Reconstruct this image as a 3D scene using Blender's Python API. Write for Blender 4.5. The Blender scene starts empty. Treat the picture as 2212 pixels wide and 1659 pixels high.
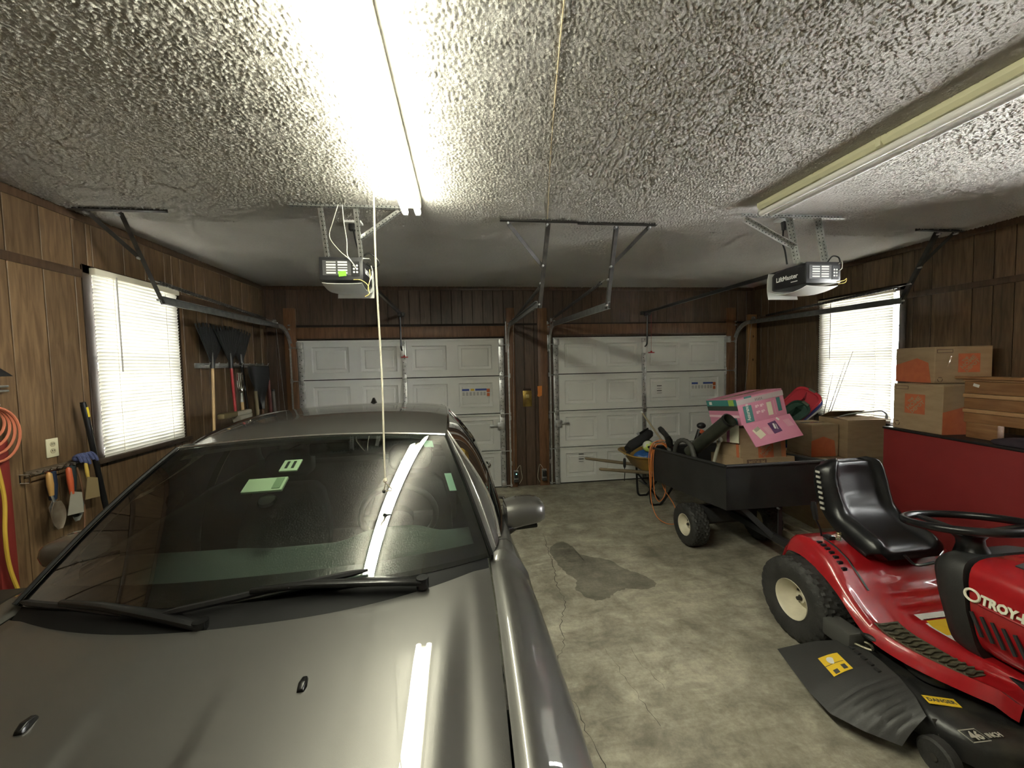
import bpy, bmesh, math, random
import numpy as np
from mathutils import Vector, Matrix
random.seed(7)
SC = bpy.context.scene
COL = SC.collection
# ---------------------------------------------------------------- camera
XL, XR, YB, YF, H = -2.56, 4.45, 5.52, -1.5, 2.85
F_PX = 845.0
cam = bpy.data.cameras.new('camera'); cam.sensor_width = 36.0; cam.lens = F_PX / 2212 * 36.0
cam.clip_start = 0.02
camo = bpy.data.objects.new('camera', cam); COL.objects.link(camo)
R_ = Vector((0.99170324, -0.12668192, -0.02182578)); U_ = Vector((0.02788207, 0.0462323, 0.99854152)); D_ = Vector((0.1254881, 0.99086541, -0.04938088))
camo.matrix_world = Matrix(((R_.x, U_.x, -D_.x, 0.0), (R_.y, U_.y, -D_.y, 0.0), (R_.z, U_.z, -D_.z, 1.754), (0, 0, 0, 1)))
SC.camera = camo
# ---------------------------------------------------------------- sky, exposure
w = bpy.data.worlds.new('sky'); SC.world = w; w.use_nodes = True
bg = w.node_tree.nodes['Background']; bg.inputs[0].default_value = (1.0, 0.975, 0.96, 1); bg.inputs[1].default_value = 28.0
SC.view_settings.view_transform = 'Standard'; SC.view_settings.look = 'None'
SC.view_settings.exposure = 1.4; SC.view_settings.gamma = 1.0; SC.view_settings.use_curve_mapping = False
TUBE_POWER = 40.0
SC.cycles.max_bounces = 10; SC.cycles.diffuse_bounces = 5; SC.cycles.glossy_bounces = 4; SC.cycles.transparent_max_bounces = 12; SC.cycles.caustics_reflective = False; SC.cycles.caustics_refractive = False; SC.cycles.sample_clamp_indirect = 12.0
# ---------------------------------------------------------------- materials
MATS = {}
def pm(name, col, rough=0.5, metal=0.0, col2=None, nscale=6.0, stretch=(1, 1, 1), bump=0.0, bscale=60.0, coat=0.0, spec=0.5,
       detail=4.0, lo=0.35, hi=0.65, rvar=0.0, objvar=0.0, trans=0.0, emit=None, estr=0.0, alpha=1.0, coatr=0.05, dist=0.0):
    if name in MATS: return MATS[name]
    m = bpy.data.materials.new(name); m.use_nodes = True; MATS[name] = m
    nt = m.node_tree; b = nt.nodes['Principled BSDF']; L = nt.links.new
    def setv(k, v):
        if k in b.inputs: b.inputs[k].default_value = v
    c4 = (*col, 1.0)
    setv('Base Color', c4); setv('Roughness', rough); setv('Metallic', metal); setv('Coat Weight', coat); setv('Coat Roughness', coatr)
    setv('Specular IOR Level', spec); setv('Transmission Weight', trans)
    if emit: setv('Emission Color', (*emit, 1)); setv('Emission Strength', estr)
    src = None
    if col2 is not None or bump > 0 or rvar > 0 or objvar > 0:
        tc = nt.nodes.new('ShaderNodeTexCoord'); mp = nt.nodes.new('ShaderNodeMapping'); mp.inputs['Scale'].default_value = stretch
        L(tc.outputs['Object'], mp.inputs['Vector']); vec = mp.outputs[0]
        if objvar > 0:
            oi = nt.nodes.new('ShaderNodeObjectInfo'); vm = nt.nodes.new('ShaderNodeVectorMath'); vm.operation = 'MULTIPLY_ADD'
            vm.inputs[1].default_value = (37, 53, 71); vm.inputs[2].default_value = (0, 0, 0)
            cb = nt.nodes.new('ShaderNodeCombineXYZ')
            for k in range(3): L(oi.outputs['Random'], cb.inputs[k])
            L(cb.outputs[0], vm.inputs[0]); va = nt.nodes.new('ShaderNodeVectorMath'); va.operation = 'ADD'
            L(mp.outputs[0], va.inputs[0]); L(vm.outputs[0], va.inputs[1]); vec = va.outputs[0]
        if col2 is not None:
            n = nt.nodes.new('ShaderNodeTexNoise'); n.inputs['Scale'].default_value = nscale; n.inputs['Detail'].default_value = detail
            n.inputs['Distortion'].default_value = dist
            L(vec, n.inputs['Vector'])
            r = nt.nodes.new('ShaderNodeValToRGB'); r.color_ramp.elements[0].position = lo; r.color_ramp.elements[1].position = hi
            r.color_ramp.elements[0].color = c4; r.color_ramp.elements[1].color = (*col2, 1)
            L(n.outputs['Fac'], r.inputs[0]); out = r.outputs[0]
            if objvar > 0:
                mx = nt.nodes.new('ShaderNodeHueSaturation'); mr = nt.nodes.new('ShaderNodeMapRange')
                mr.inputs['To Min'].default_value = 1 - objvar; mr.inputs['To Max'].default_value = 1 + objvar
                L(oi.outputs['Random'], mr.inputs[0]); L(mr.outputs[0], mx.inputs['Value']); L(out, mx.inputs['Color']); out = mx.outputs[0]
            L(out, b.inputs['Base Color'])
        if bump > 0:
            n2 = nt.nodes.new('ShaderNodeTexNoise'); n2.inputs['Scale'].default_value = bscale; n2.inputs['Detail'].default_value = 3
            L(vec, n2.inputs['Vector']); bp = nt.nodes.new('ShaderNodeBump'); bp.inputs['Strength'].default_value = bump; bp.inputs['Distance'].default_value = 0.01
            L(n2.outputs['Fac'], bp.inputs['Height']); L(bp.outputs[0], b.inputs['Normal'])
        if rvar > 0:
            n3 = nt.nodes.new('ShaderNodeTexNoise'); n3.inputs['Scale'].default_value = nscale; n3.inputs['Detail'].default_value = 5
            L(vec, n3.inputs['Vector']); mr2 = nt.nodes.new('ShaderNodeMapRange')
            mr2.inputs['From Min'].default_value = .3; mr2.inputs['From Max'].default_value = .7
            mr2.inputs['To Min'].default_value = max(0.02, rough - rvar); mr2.inputs['To Max'].default_value = min(1, rough + rvar)
            L(n3.outputs['Fac'], mr2.inputs[0]); L(mr2.outputs[0], b.inputs['Roughness'])
    return m
def glass(name, tint=(1, 1, 1), gloss=1.0, ior=1.5, rough=0.0):
    if name in MATS: return MATS[name]
    m = bpy.data.materials.new(name); m.use_nodes = True; MATS[name] = m; nt = m.node_tree; nt.nodes.clear(); L = nt.links.new
    o = nt.nodes.new('ShaderNodeOutputMaterial'); mx = nt.nodes.new('ShaderNodeMixShader'); t = nt.nodes.new('ShaderNodeBsdfTransparent')
    g = nt.nodes.new('ShaderNodeBsdfGlossy'); fr = nt.nodes.new('ShaderNodeFresnel'); fr.inputs[0].default_value = ior
    t.inputs[0].default_value = (*tint, 1); g.inputs['Roughness'].default_value = rough; g.inputs[0].default_value = (gloss, gloss, gloss, 1)
    L(fr.outputs[0], mx.inputs[0]); L(t.outputs[0], mx.inputs[1]); L(g.outputs[0], mx.inputs[2]); L(mx.outputs[0], o.inputs[0])
    return m
def translucent(name, col, tcol, fac):
    if name in MATS: return MATS[name]
    m = bpy.data.materials.new(name); m.use_nodes = True; MATS[name] = m; nt = m.node_tree; nt.nodes.clear(); L = nt.links.new
    o = nt.nodes.new('ShaderNodeOutputMaterial'); mx = nt.nodes.new('ShaderNodeMixShader'); d = nt.nodes.new('ShaderNodeBsdfDiffuse'); t = nt.nodes.new('ShaderNodeBsdfTranslucent')
    d.inputs[0].default_value = (*col, 1); t.inputs[0].default_value = (*tcol, 1); mx.inputs[0].default_value = fac
    L(d.outputs[0], mx.inputs[1]); L(t.outputs[0], mx.inputs[2]); L(mx.outputs[0], o.inputs[0])
    return m
def emis(name, col, s):
    if name in MATS: return MATS[name]
    m = bpy.data.materials.new(name); m.use_nodes = True; MATS[name] = m; nt = m.node_tree; nt.nodes.clear()
    o = nt.nodes.new('ShaderNodeOutputMaterial'); e = nt.nodes.new('ShaderNodeEmission'); e.inputs[0].default_value = (*col, 1); e.inputs[1].default_value = s
    nt.links.new(e.outputs[0], o.inputs[0]); return m
# ---------------------------------------------------------------- mesh builder
def V(*a): return Vector(a)
def frame_from(t):
    t = t.normalized(); a = V(0, 0, 1) if abs(t.z) < 0.9 else V(1, 0, 0)
    n = t.cross(a).normalized(); return n, t.cross(n).normalized()
class MB:
    def __init__(s): s.v = []; s.f = []
    def add(s, vs, fs):
        k = len(s.v); s.v += [Vector(p) for p in vs]; s.f += [tuple(i + k for i in f) for f in fs]; return s
    def box(s, x0, x1, y0, y1, z0, z1):
        return s.add([(x0, y0, z0), (x1, y0, z0), (x1, y1, z0), (x0, y1, z0), (x0, y0, z1), (x1, y0, z1), (x1, y1, z1), (x0, y1, z1)],
                     [(0, 3, 2, 1), (4, 5, 6, 7), (0, 1, 5, 4), (1, 2, 6, 5), (2, 3, 7, 6), (3, 0, 4, 7)])
    def cbox(s, c, sz, rot=None):
        h = Vector(sz) / 2; k = len(s.v); s.box(-h.x, h.x, -h.y, h.y, -h.z, h.z)
        M = rot.to_3x3() if rot is not None else Matrix.Identity(3)
        for i in range(k, len(s.v)): s.v[i] = M @ s.v[i] + Vector(c)
        return s
    def bar(s, p0, p1, wd, ht=None, up=None):   # rectangular bar between two points
        p0, p1 = Vector(p0), Vector(p1); t = (p1 - p0).normalized(); ht = ht or wd
        u = Vector(up) if up else (V(0, 0, 1) if abs(t.z) < .95 else V(0, 1, 0))
        n = t.cross(u).normalized(); u = n.cross(t).normalized(); vs = []
        for p in (p0, p1):
            for a, b in ((-1, -1), (1, -1), (1, 1), (-1, 1)): vs.append(p + n * a * wd / 2 + u * b * ht / 2)
        return s.add(vs, [(0, 1, 2, 3), (7, 6, 5, 4), (0, 4, 5, 1), (1, 5, 6, 2), (2, 6, 7, 3), (3, 7, 4, 0)])
    def tube(s, pts, r, n=8, closed=False, cap=True):
        pts = [Vector(p) for p in pts]; N = len(pts); rs = r if isinstance(r, (list, tuple)) else [r] * N
        k = len(s.v); nn = None
        for i, p in enumerate(pts):
            a = pts[(i - 1) % N] if (closed or i > 0) else p; b = pts[(i + 1) % N] if (closed or i < N - 1) else p
            t = (b - a); t = t.normalized() if t.length > 1e-9 else V(0, 0, 1)
            if nn is None: nn, bb = frame_from(t)
            else:
                nn = (nn - t * nn.dot(t)); nn = nn.normalized() if nn.length > 1e-6 else frame_from(t)[0]
                bb = t.cross(nn)
            for j in range(n):
                q = 2 * math.pi * j / n; s.v.append(p + (nn * math.cos(q) + bb * math.sin(q)) * rs[i])
        for i in range(N if closed else N - 1):
            for j in range(n):
                a, b = k + i * n + j, k + i * n + (j + 1) % n; c, d = k + ((i + 1) % N) * n + (j + 1) % n, k + ((i + 1) % N) * n + j
                s.f.append((a, d, c, b))
        if cap and not closed:
            s.f.append(tuple(k + j for j in range(n))); s.f.append(tuple(k + (N - 1) * n + j for j in reversed(range(n))))
        return s
    def cyl(s, p0, p1, r, n=16, r2=None): return s.tube([p0, p1], [r, r if r2 is None else r2], n)
    def lathe(s, prof, o=(0, 0, 0), axis=(0, 0, 1), n=24, closed=False):   # profile [(radius, height)]
        ax = Vector(axis).normalized(); u, w_ = frame_from(ax); o = Vector(o); k = len(s.v); m = len(prof)
        for r, h in prof:
            for j in range(n):
                q = 2 * math.pi * j / n; s.v.append(o + ax * h + (u * math.cos(q) + w_ * math.sin(q)) * r)
        for i in range(m if closed else m - 1):
            for j in range(n):
                i2 = (i + 1) % m
                s.f.append((k + i * n + j, k + i * n + (j + 1) % n, k + i2 * n + (j + 1) % n, k + i2 * n + j))
        if not closed:
            if prof[0][0] > 1e-6: s.f.append(tuple(k + j for j in reversed(range(n))))
            if prof[-1][0] > 1e-6: s.f.append(tuple(k + (m - 1) * n + j for j in range(n)))
        return s
    def grid(s, fn, nu, nv, cu=False):
        k = len(s.v)
        for i in range(nu):
            for j in range(nv): s.v.append(Vector(fn(i / (nu if cu else nu - 1), j / (nv - 1))))
        for i in range(nu if cu else nu - 1):
            for j in range(nv - 1):
                i2 = (i + 1) % nu; s.f.append((k + i * nv + j, k + i2 * nv + j, k + i2 * nv + j + 1, k + i * nv + j + 1))
        return s
    def prism(s, poly, d):   # planar polygon extruded by vector d
        poly = [Vector(p) for p in poly]; n = len(poly); d = Vector(d)
        return s.add(poly + [p + d for p in poly], [tuple(range(n)), tuple(range(2 * n - 1, n - 1, -1))] + [(i, i + n, (i + 1) % n + n, (i + 1) % n) for i in range(n)])
    def loft(s, secs, cap=True, closed=True):
        k = len(s.v); n = len(secs[0])
        for sec in secs: s.v += [Vector(p) for p in sec]
        for i in range(len(secs) - 1):
            for j in range(n if closed else n - 1):
                a = k + i * n + j; b = k + i * n + (j + 1) % n; s.f.append((a, b, b + n, a + n))
        if cap and closed: s.f.append(tuple(k + j for j in reversed(range(n)))); s.f.append(tuple(k + (len(secs) - 1) * n + j for j in range(n)))
        return s
    def sphere(s, c, r, n=12, m=8):
        r = Vector(r) if not isinstance(r, (int, float)) else V(r, r, r); c = Vector(c)
        return s.grid(lambda u, v: c + V(r.x * math.sin(math.pi * v) * math.cos(2 * math.pi * u), r.y * math.sin(math.pi * v) * math.sin(2 * math.pi * u), -r.z * math.cos(math.pi * v)), n, m, cu=True)
    def xf(s, M):
        s.v = [M @ p for p in s.v]; return s
    def mesh(s, name, m, bevel=0.0, smooth=40, seg=2, solid=0.0, sub=0, fix=True):
        me = bpy.data.meshes.new(name); me.from_pydata([tuple(p) for p in s.v], [], s.f)
        bm = bmesh.new(); bm.from_mesh(me)
        bmesh.ops.remove_doubles(bm, verts=bm.verts, dist=1e-5)
        if solid:
            bmesh.ops.recalc_face_normals(bm, faces=bm.faces); bmesh.ops.solidify(bm, geom=bm.faces[:], thickness=solid)
        if fix: bmesh.ops.recalc_face_normals(bm, faces=bm.faces)
        if bevel > 0:
            es = [e for e in bm.edges if len(e.link_faces) == 2 and e.calc_face_angle(0) > math.radians(28)]
            bmesh.ops.bevel(bm, geom=es, offset=bevel, segments=seg, profile=0.5, affect='EDGES', clamp_overlap=True)
        bm.to_mesh(me); bm.free()
        if smooth:
            me.polygons.foreach_set('use_smooth', [True] * len(me.polygons)); me.set_sharp_from_angle(angle=math.radians(smooth))
        if m is not None: me.materials.append(m)
        return me
    def build(s, name, m, parent=None, **kw): return obj(name, s.mesh(name, m, **kw), parent)
def obj(name, me, parent=None, loc=None, rot=None):
    o = bpy.data.objects.new(name, me); COL.objects.link(o)
    if parent is not None: o.parent = parent
    if loc is not None: o.location = loc
    if rot is not None: o.rotation_euler = rot
    return o
def tag(o, label=None, cat=None, group=None, kind=None):
    if label: o['label'] = label
    if cat: o['category'] = cat
    if group: o['group'] = group
    if kind: o['kind'] = kind
    return o
def thing(name, label, cat, loc=(0, 0, 0), rotz=0.0, group=None, kind=None, rot=None):
    o = bpy.data.objects.new(name, None); COL.objects.link(o); o.location = loc; o.empty_display_size = 0.1
    o.rotation_euler = rot if rot is not None else (0, 0, rotz)
    return tag(o, label, cat, group, kind)
def text(s, size, m, parent, M, ext=0.0006, name='lettering', sx=1.0, bold=0.0, shear=0.0):
    cu = bpy.data.curves.new('t', 'FONT'); cu.body = s; cu.size = size; cu.extrude = ext; cu.align_x = 'CENTER'; cu.align_y = 'CENTER'; cu.offset = bold; cu.resolution_u = 2; cu.shear = shear
    o = bpy.data.objects.new('t', cu); COL.objects.link(o)
    me = bpy.data.meshes.new_from_object(o.evaluated_get(bpy.context.evaluated_depsgraph_get()))
    bpy.data.objects.remove(o); bpy.data.curves.remove(cu)
    me.transform(M @ Matrix.Diagonal((sx, 1, 1, 1))); me.materials.clear(); me.materials.append(m); me.name = name
    return obj(name, me, parent)
def basis(o, x, y):   # matrix with local x -> x, local y -> y, z = x cross y
    x = Vector(x).normalized(); y = Vector(y).normalized(); z = x.cross(y)
    return Matrix(((x.x, y.x, z.x, o[0]), (x.y, y.y, z.y, o[1]), (x.z, y.z, z.z, o[2]), (0, 0, 0, 1)))
def RZ(a): return Matrix.Rotation(a, 4, 'Z')
def RX(a): return Matrix.Rotation(a, 4, 'X')
def RY(a): return Matrix.Rotation(a, 4, 'Y')
def lerp(a, b, t): return a + (b - a) * t
def interp(x, xs, ys):
    if x <= xs[0]: return ys[0]
    for i in range(len(xs) - 1):
        if x <= xs[i + 1]: return lerp(ys[i], ys[i + 1], (x - xs[i]) / (xs[i + 1] - xs[i]))
    return ys[-1]
def smoothc(x, xs, ys):   # smooth (catmull-rom like) interpolation
    n = len(xs)
    if x <= xs[0]: return ys[0]
    if x >= xs[-1]: return ys[-1]
    for i in range(n - 1):
        if x <= xs[i + 1]:
            hh = xs[i + 1] - xs[i]; t = (x - xs[i]) / hh
            m0 = (ys[i + 1] - ys[i - 1]) / (xs[i + 1] - xs[i - 1]) if i > 0 else (ys[1] - ys[0]) / (xs[1] - xs[0])
            m1 = (ys[i + 2] - ys[i]) / (xs[i + 2] - xs[i]) if i < n - 2 else (ys[-1] - ys[-2]) / (xs[-1] - xs[-2])
            t2, t3 = t * t, t * t * t
            return (2 * t3 - 3 * t2 + 1) * ys[i] + (t3 - 2 * t2 + t) * hh * m0 + (-2 * t3 + 3 * t2) * ys[i + 1] + (t3 - t2) * hh * m1
def sstep(a, b, x):
    t = min(1, max(0, (x - a) / (b - a))); return t * t * (3 - 2 * t)
def arc(c, r, a0, a1, n, ux, uy):
    c, ux, uy = Vector(c), Vector(ux), Vector(uy)
    return [c + (ux * math.cos(a0 + (a1 - a0) * i / (n - 1)) + uy * math.sin(a0 + (a1 - a0) * i / (n - 1))) * r for i in range(n)]
def spline(pts, n=8):   # dense smooth path through points
    pts = [Vector(p) for p in pts]; out = []
    for i in range(len(pts) - 1):
        p0 = pts[max(i - 1, 0)]; p1 = pts[i]; p2 = pts[i + 1]; p3 = pts[min(i + 2, len(pts) - 1)]
        for j in range(n):
            t = j / n; out.append(0.5 * ((2 * p1) + (p2 - p0) * t + (2 * p0 - 5 * p1 + 4 * p2 - p3) * t * t + (3 * p1 - p0 - 3 * p2 + p3) * t ** 3))
    return out + [pts[-1]]
# common materials
galv = pm('galvanised_steel', (.42, .43, .44), .38, .9, (.62, .63, .64), 25, rvar=.1)
dark_iron = pm('dark_painted_iron', (.018, .017, .016), .5, .1, (.045, .041, .036), 14, rvar=.12)
blackp = pm('black_plastic', (.012, .012, .013), .38, bump=.08, bscale=400)
blackm = pm('black_metal', (.01, .01, .011), .32, .2)
rubber = pm('tyre_rubber', (.022, .022, .021), .66, col2=(.034, .033, .031), nscale=12, bump=.25, bscale=120)
white_pl = pm('white_plastic', (.75, .75, .73), .4)
redp = pm('red_gloss_paint', (.33, .010, .013), .24, coat=.6, coatr=.04, bump=.02, bscale=300)
cardb = pm('cardboard', (.305, .215, .125), .85, col2=(.36, .26, .155), nscale=6, stretch=(1, 1, 4), bump=.06, bscale=160)
card_in = pm('cardboard_edge', (.50, .35, .21), .9, col2=(.42, .28, .16), nscale=30)
# ================================================================ THE ROOM
conc = bpy.data.materials.new('stained_concrete'); conc.use_nodes = True
def make_concrete(m, dark=1.0):
    nt = m.node_tree; b = nt.nodes['Principled BSDF']; L = nt.links.new; N = nt.nodes.new
    tc = N('ShaderNodeTexCoord')
    def noise(sc, det, rough=.6, dist=0.0, st=None):
        n = N('ShaderNodeTexNoise'); n.inputs['Scale'].default_value = sc; n.inputs['Detail'].default_value = det; n.inputs['Roughness'].default_value = rough; n.inputs['Distortion'].default_value = dist
        if st:
            mp = N('ShaderNodeMapping'); mp.inputs['Scale'].default_value = st; mp.inputs['Rotation'].default_value = (0, 0, .5); L(tc.outputs['Object'], mp.inputs[0]); L(mp.outputs[0], n.inputs[0])
        else: L(tc.outputs['Object'], n.inputs[0])
        return n
    def ramp(src, a, b_, ca, cb):
        r = N('ShaderNodeValToRGB'); r.color_ramp.elements[0].position = a; r.color_ramp.elements[1].position = b_
        r.color_ramp.elements[0].color = (*ca, 1); r.color_ramp.elements[1].color = (*cb, 1); L(src, r.inputs[0]); return r.outputs[0]
    def mul(a, b_, f=1.0):
        mx = N('ShaderNodeMix'); mx.data_type = 'RGBA'; mx.blend_type = 'MULTIPLY'; mx.inputs[0].default_value = f; L(a, mx.inputs[6]); L(b_, mx.inputs[7]); return mx.outputs[2]
    big = noise(1.1, 6, .62, .6); mid = noise(5, 8, .7, .4); fine = noise(45, 6, .7); streak = noise(3, 7, .7, 1.0, (1, 4, 1))
    c = ramp(big.outputs[0], .34, .66, (.27 * dark, .25 * dark, .195 * dark), (.44 * dark, .415 * dark, .33 * dark))
    c = mul(c, ramp(mid.outputs[0], .36, .62, (.60, .59, .57), (1.12, 1.12, 1.12)))
    c = mul(c, ramp(streak.outputs[0], .40, .60, (.80, .80, .80), (1.05, 1.05, 1.05)))
    c = mul(c, ramp(fine.outputs[0], .35, .6, (.84, .84, .84), (1.04, 1.04, 1.04)))
    L(c, b.inputs['Base Color'])
    mr = N('ShaderNodeMapRange'); mr.inputs['To Min'].default_value = .42; mr.inputs['To Max'].default_value = .8; L(mid.outputs[0], mr.inputs[0]); L(mr.outputs[0], b.inputs['Roughness'])
    bp = N('ShaderNodeBump'); bp.inputs['Strength'].default_value = .22; bp.inputs['Distance'].default_value = .01; L(fine.outputs[0], bp.inputs['Height']); L(bp.outputs[0], b.inputs['Normal'])
make_concrete(conc)
fl = MB().box(XL - .15, XR + .15, YF - .15, YB + .2, -.12, 0).build('floor', conc, smooth=0)
tag(fl, 'worn grey concrete garage floor with oil stains and cracks', 'floor', kind='structure')
stain_m = bpy.data.materials.new('oil_stain'); stain_m.use_nodes = True; make_concrete(stain_m, .50)
STAIN = [(.77, 3.53), (.84, 3.64), (.93, 3.69), (1.0, 3.58), (1.0, 3.46), (1.09, 3.36), (1.25, 3.26), (1.33, 3.1), (1.43, 2.98), (1.48, 2.86), (1.38, 2.79), (1.24, 2.82), (1.12, 2.79), (1.04, 2.73), (.93, 2.71), (.87, 2.78), (.83, 2.88), (.87, 3.0), (.82, 3.11), (.78, 3.3)]
def closed_spline(p, n=6):
    q = [Vector((a, b, 0)) for a, b in p]; N = len(q); o = []
    for i in range(N):
        p0, p1, p2, p3 = q[i - 1], q[i], q[(i + 1) % N], q[(i + 2) % N]
        for j in range(n):
            t = j / n; v = 0.5 * ((2 * p1) + (p2 - p0) * t + (2 * p0 - 5 * p1 + 4 * p2 - p3) * t * t + (3 * p1 - p0 - 3 * p2 + p3) * t ** 3)
            o.append(v + V(random.uniform(-.008, .008), random.uniform(-.008, .008), 0.0004))
    return o
sp = closed_spline(STAIN); mb = MB(); cc = sum(sp, Vector()) / len(sp)
mb.add([cc] + sp, [(0, i + 1, (i + 1) % len(sp) + 1) for i in range(len(sp))])
tag(mb.build('stain', stain_m, fl, smooth=0, fix=False), 'dark damp looking oil stain')
crack_m = pm('crack_dark', (.035, .03, .025), .9)
def crack(pts, wd):
    p = []
    for i in range(len(pts) - 1):
        a, b = Vector((*pts[i], 0)), Vector((*pts[i + 1], 0)); n = max(2, int((b - a).length / .03))
        for k in range(n): p.append(a.lerp(b, k / n) + V(random.uniform(-.012, .012), random.uniform(-.006, .006), 0))
    p.append(Vector((*pts[-1], 0))); mb = MB(); vs = []
    for q in p: ww = wd * random.uniform(.25, 1); vs += [q + V(-ww, 0, .0006), q + V(ww, 0, .0006)]
    mb.add(vs, [(2 * i, 2 * i + 1, 2 * i + 3, 2 * i + 2) for i in range(len(p) - 1)]); return mb.build('crack', crack_m, fl, smooth=0, fix=False)
crack([(.79, 3.9), (.779, 3.768), (.733, 3.23), (.696, 2.917), (.71, 2.733), (.612, 2.488), (.586, 2.295), (.515, 2.19), (.517, 2.067), (.495, 1.976), (.54, 1.854), (.539, 1.703), (.566, 1.59), (.58, 1.3), (.65, .9)], .0028)
crack([(.824, 2.224), (.836, 2.115), (.854, 2.008), (.874, 1.855), (.90, 1.7)], .0013)
crack([(.972, 2.216), (.975, 2.1), (1.002, 2.036), (1.03, 1.9)], .0013)
# ceiling: sprayed popcorn relief as real geometry over the part in view
ceil_m = pm('popcorn_ceiling', (.46, .44, .405), .9, col2=(.52, .50, .46), nscale=1.2, bump=.35, bscale=160)
def popcorn(st, y0, y1, fpk, amp):
    x0, x1 = XL, XR; nx = int((x1 - x0) / st) + 1; ny = int((y1 - y0) / st) + 1
    rng = np.random.default_rng(3); a = rng.standard_normal((nx, ny)); fx = np.fft.fftfreq(nx, st)[:, None]; fy = np.fft.rfftfreq(ny, st)[None, :]
    k = np.sqrt(fx ** 2 + fy ** 2); flt = np.exp(-((k - fpk) / (fpk * .42)) ** 2); b = np.fft.irfft2(np.fft.rfft2(a) * flt, s=(nx, ny)); b /= b.std()
    hgt = np.clip(b + .15, 0, 2.4) ** 1.25 * amp
    lo = np.fft.irfft2(np.fft.rfft2(rng.standard_normal((nx, ny))) * np.exp(-(k / .5) ** 2), s=(nx, ny)); lo /= lo.std(); hgt = hgt * (1 + .22 * lo) + lo * .0006
    X, Y = np.meshgrid(np.linspace(x0, x1, nx), np.linspace(y0, y1, ny), indexing='ij')
    co = np.stack([X, Y, H - .004 - hgt], -1).reshape(-1, 3).astype(np.float32)
    idx = np.arange(nx * ny).reshape(nx, ny); q = np.stack([idx[:-1, :-1], idx[:-1, 1:], idx[1:, 1:], idx[1:, :-1]], -1).reshape(-1, 4)
    me = bpy.data.meshes.new('ceiling'); me.vertices.add(len(co)); me.vertices.foreach_set('co', co.ravel())
    me.loops.add(q.size); me.loops.foreach_set('vertex_index', q.ravel().astype(np.int32)); me.polygons.add(len(q))
    me.polygons.foreach_set('loop_start', np.arange(0, q.size, 4, dtype=np.int32)); me.update(); me.polygons.foreach_set('use_smooth', np.ones(len(q), bool)); me.materials.append(ceil_m)
    return me
ceil = obj('ceiling', popcorn(.0063, .85, 3.15, 56, .0033)); obj('ceiling_far_panel', popcorn(.0105, 3.145, YB, 38, .0026), ceil); tag(ceil, 'off white popcorn textured ceiling', 'ceiling', kind='structure')
MB().box(XL - .15, XR + .15, YF - .15, YB + .2, H + .012, H + .1).build('ceiling_backing', ceil_m, ceil, smooth=0)
MB().box(XL, XR, YF, .852, H - .005, H + .01).build('ceiling_panel', ceil_m, ceil, smooth=0)
tag(MB().tube(spline([(.30, .9, H - .006), (.335, 1.2, H - .009), (.47, 1.95, H - .007), (.60, 2.6, H - .009), (.667, 2.93, H - .008)], 6), .0022, 6).build('bell_wire', pm('cream_wire', (.45, .36, .22), .6)), 'thin cream wire stapled along the popcorn ceiling', 'wire')
# wood panelling
def wood(name, c1, c2, rough=.42, var=.25, st=(6, 6, .55), sc=7):
    return pm(name, c1, rough, col2=c2, nscale=sc, stretch=st, detail=6, lo=.32, hi=.68, objvar=var, dist=.7, bump=.05, bscale=60)
wood_l = wood('panelling_brown', (.080, .047, .024), (.165, .104, .055))
wood_b = wood('panelling_red_brown', (.055, .033, .021), (.10, .062, .040))
wood_r = wood('panelling_dark_brown', (.058, .034, .018), (.13, .082, .043))
groove = pm('panelling_groove', (.016, .009, .005), .8)
trim_w = wood('trim_dark_wood', (.045, .025, .014), (.085, .05, .028), var=.1)
post_w = wood('jamb_stained_wood', (.105, .048, .022), (.20, .098, .045), var=.12)
def board(parent, axis, x, a0, a1, z0, z1, m, t=.012, sgn=1):
    g = .0028
    if z1 - z0 < .02 or a1 - a0 < .015: return
    mb = MB()
    if axis == 'y': mb.box(min(x, x + sgn * t), max(x, x + sgn * t), a0 + g, a1 - g, z0, z1)
    else: mb.box(a0 + g, a1 - g, min(x, x + sgn * t), max(x, x + sgn * t), z0, z1)
    c = sum(mb.v, Vector()) / 8; mb.v = [p - c for p in mb.v]
    o = mb.build('board', m, parent, smooth=0, bevel=.0022, seg=1); o.location = c; return o
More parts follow.
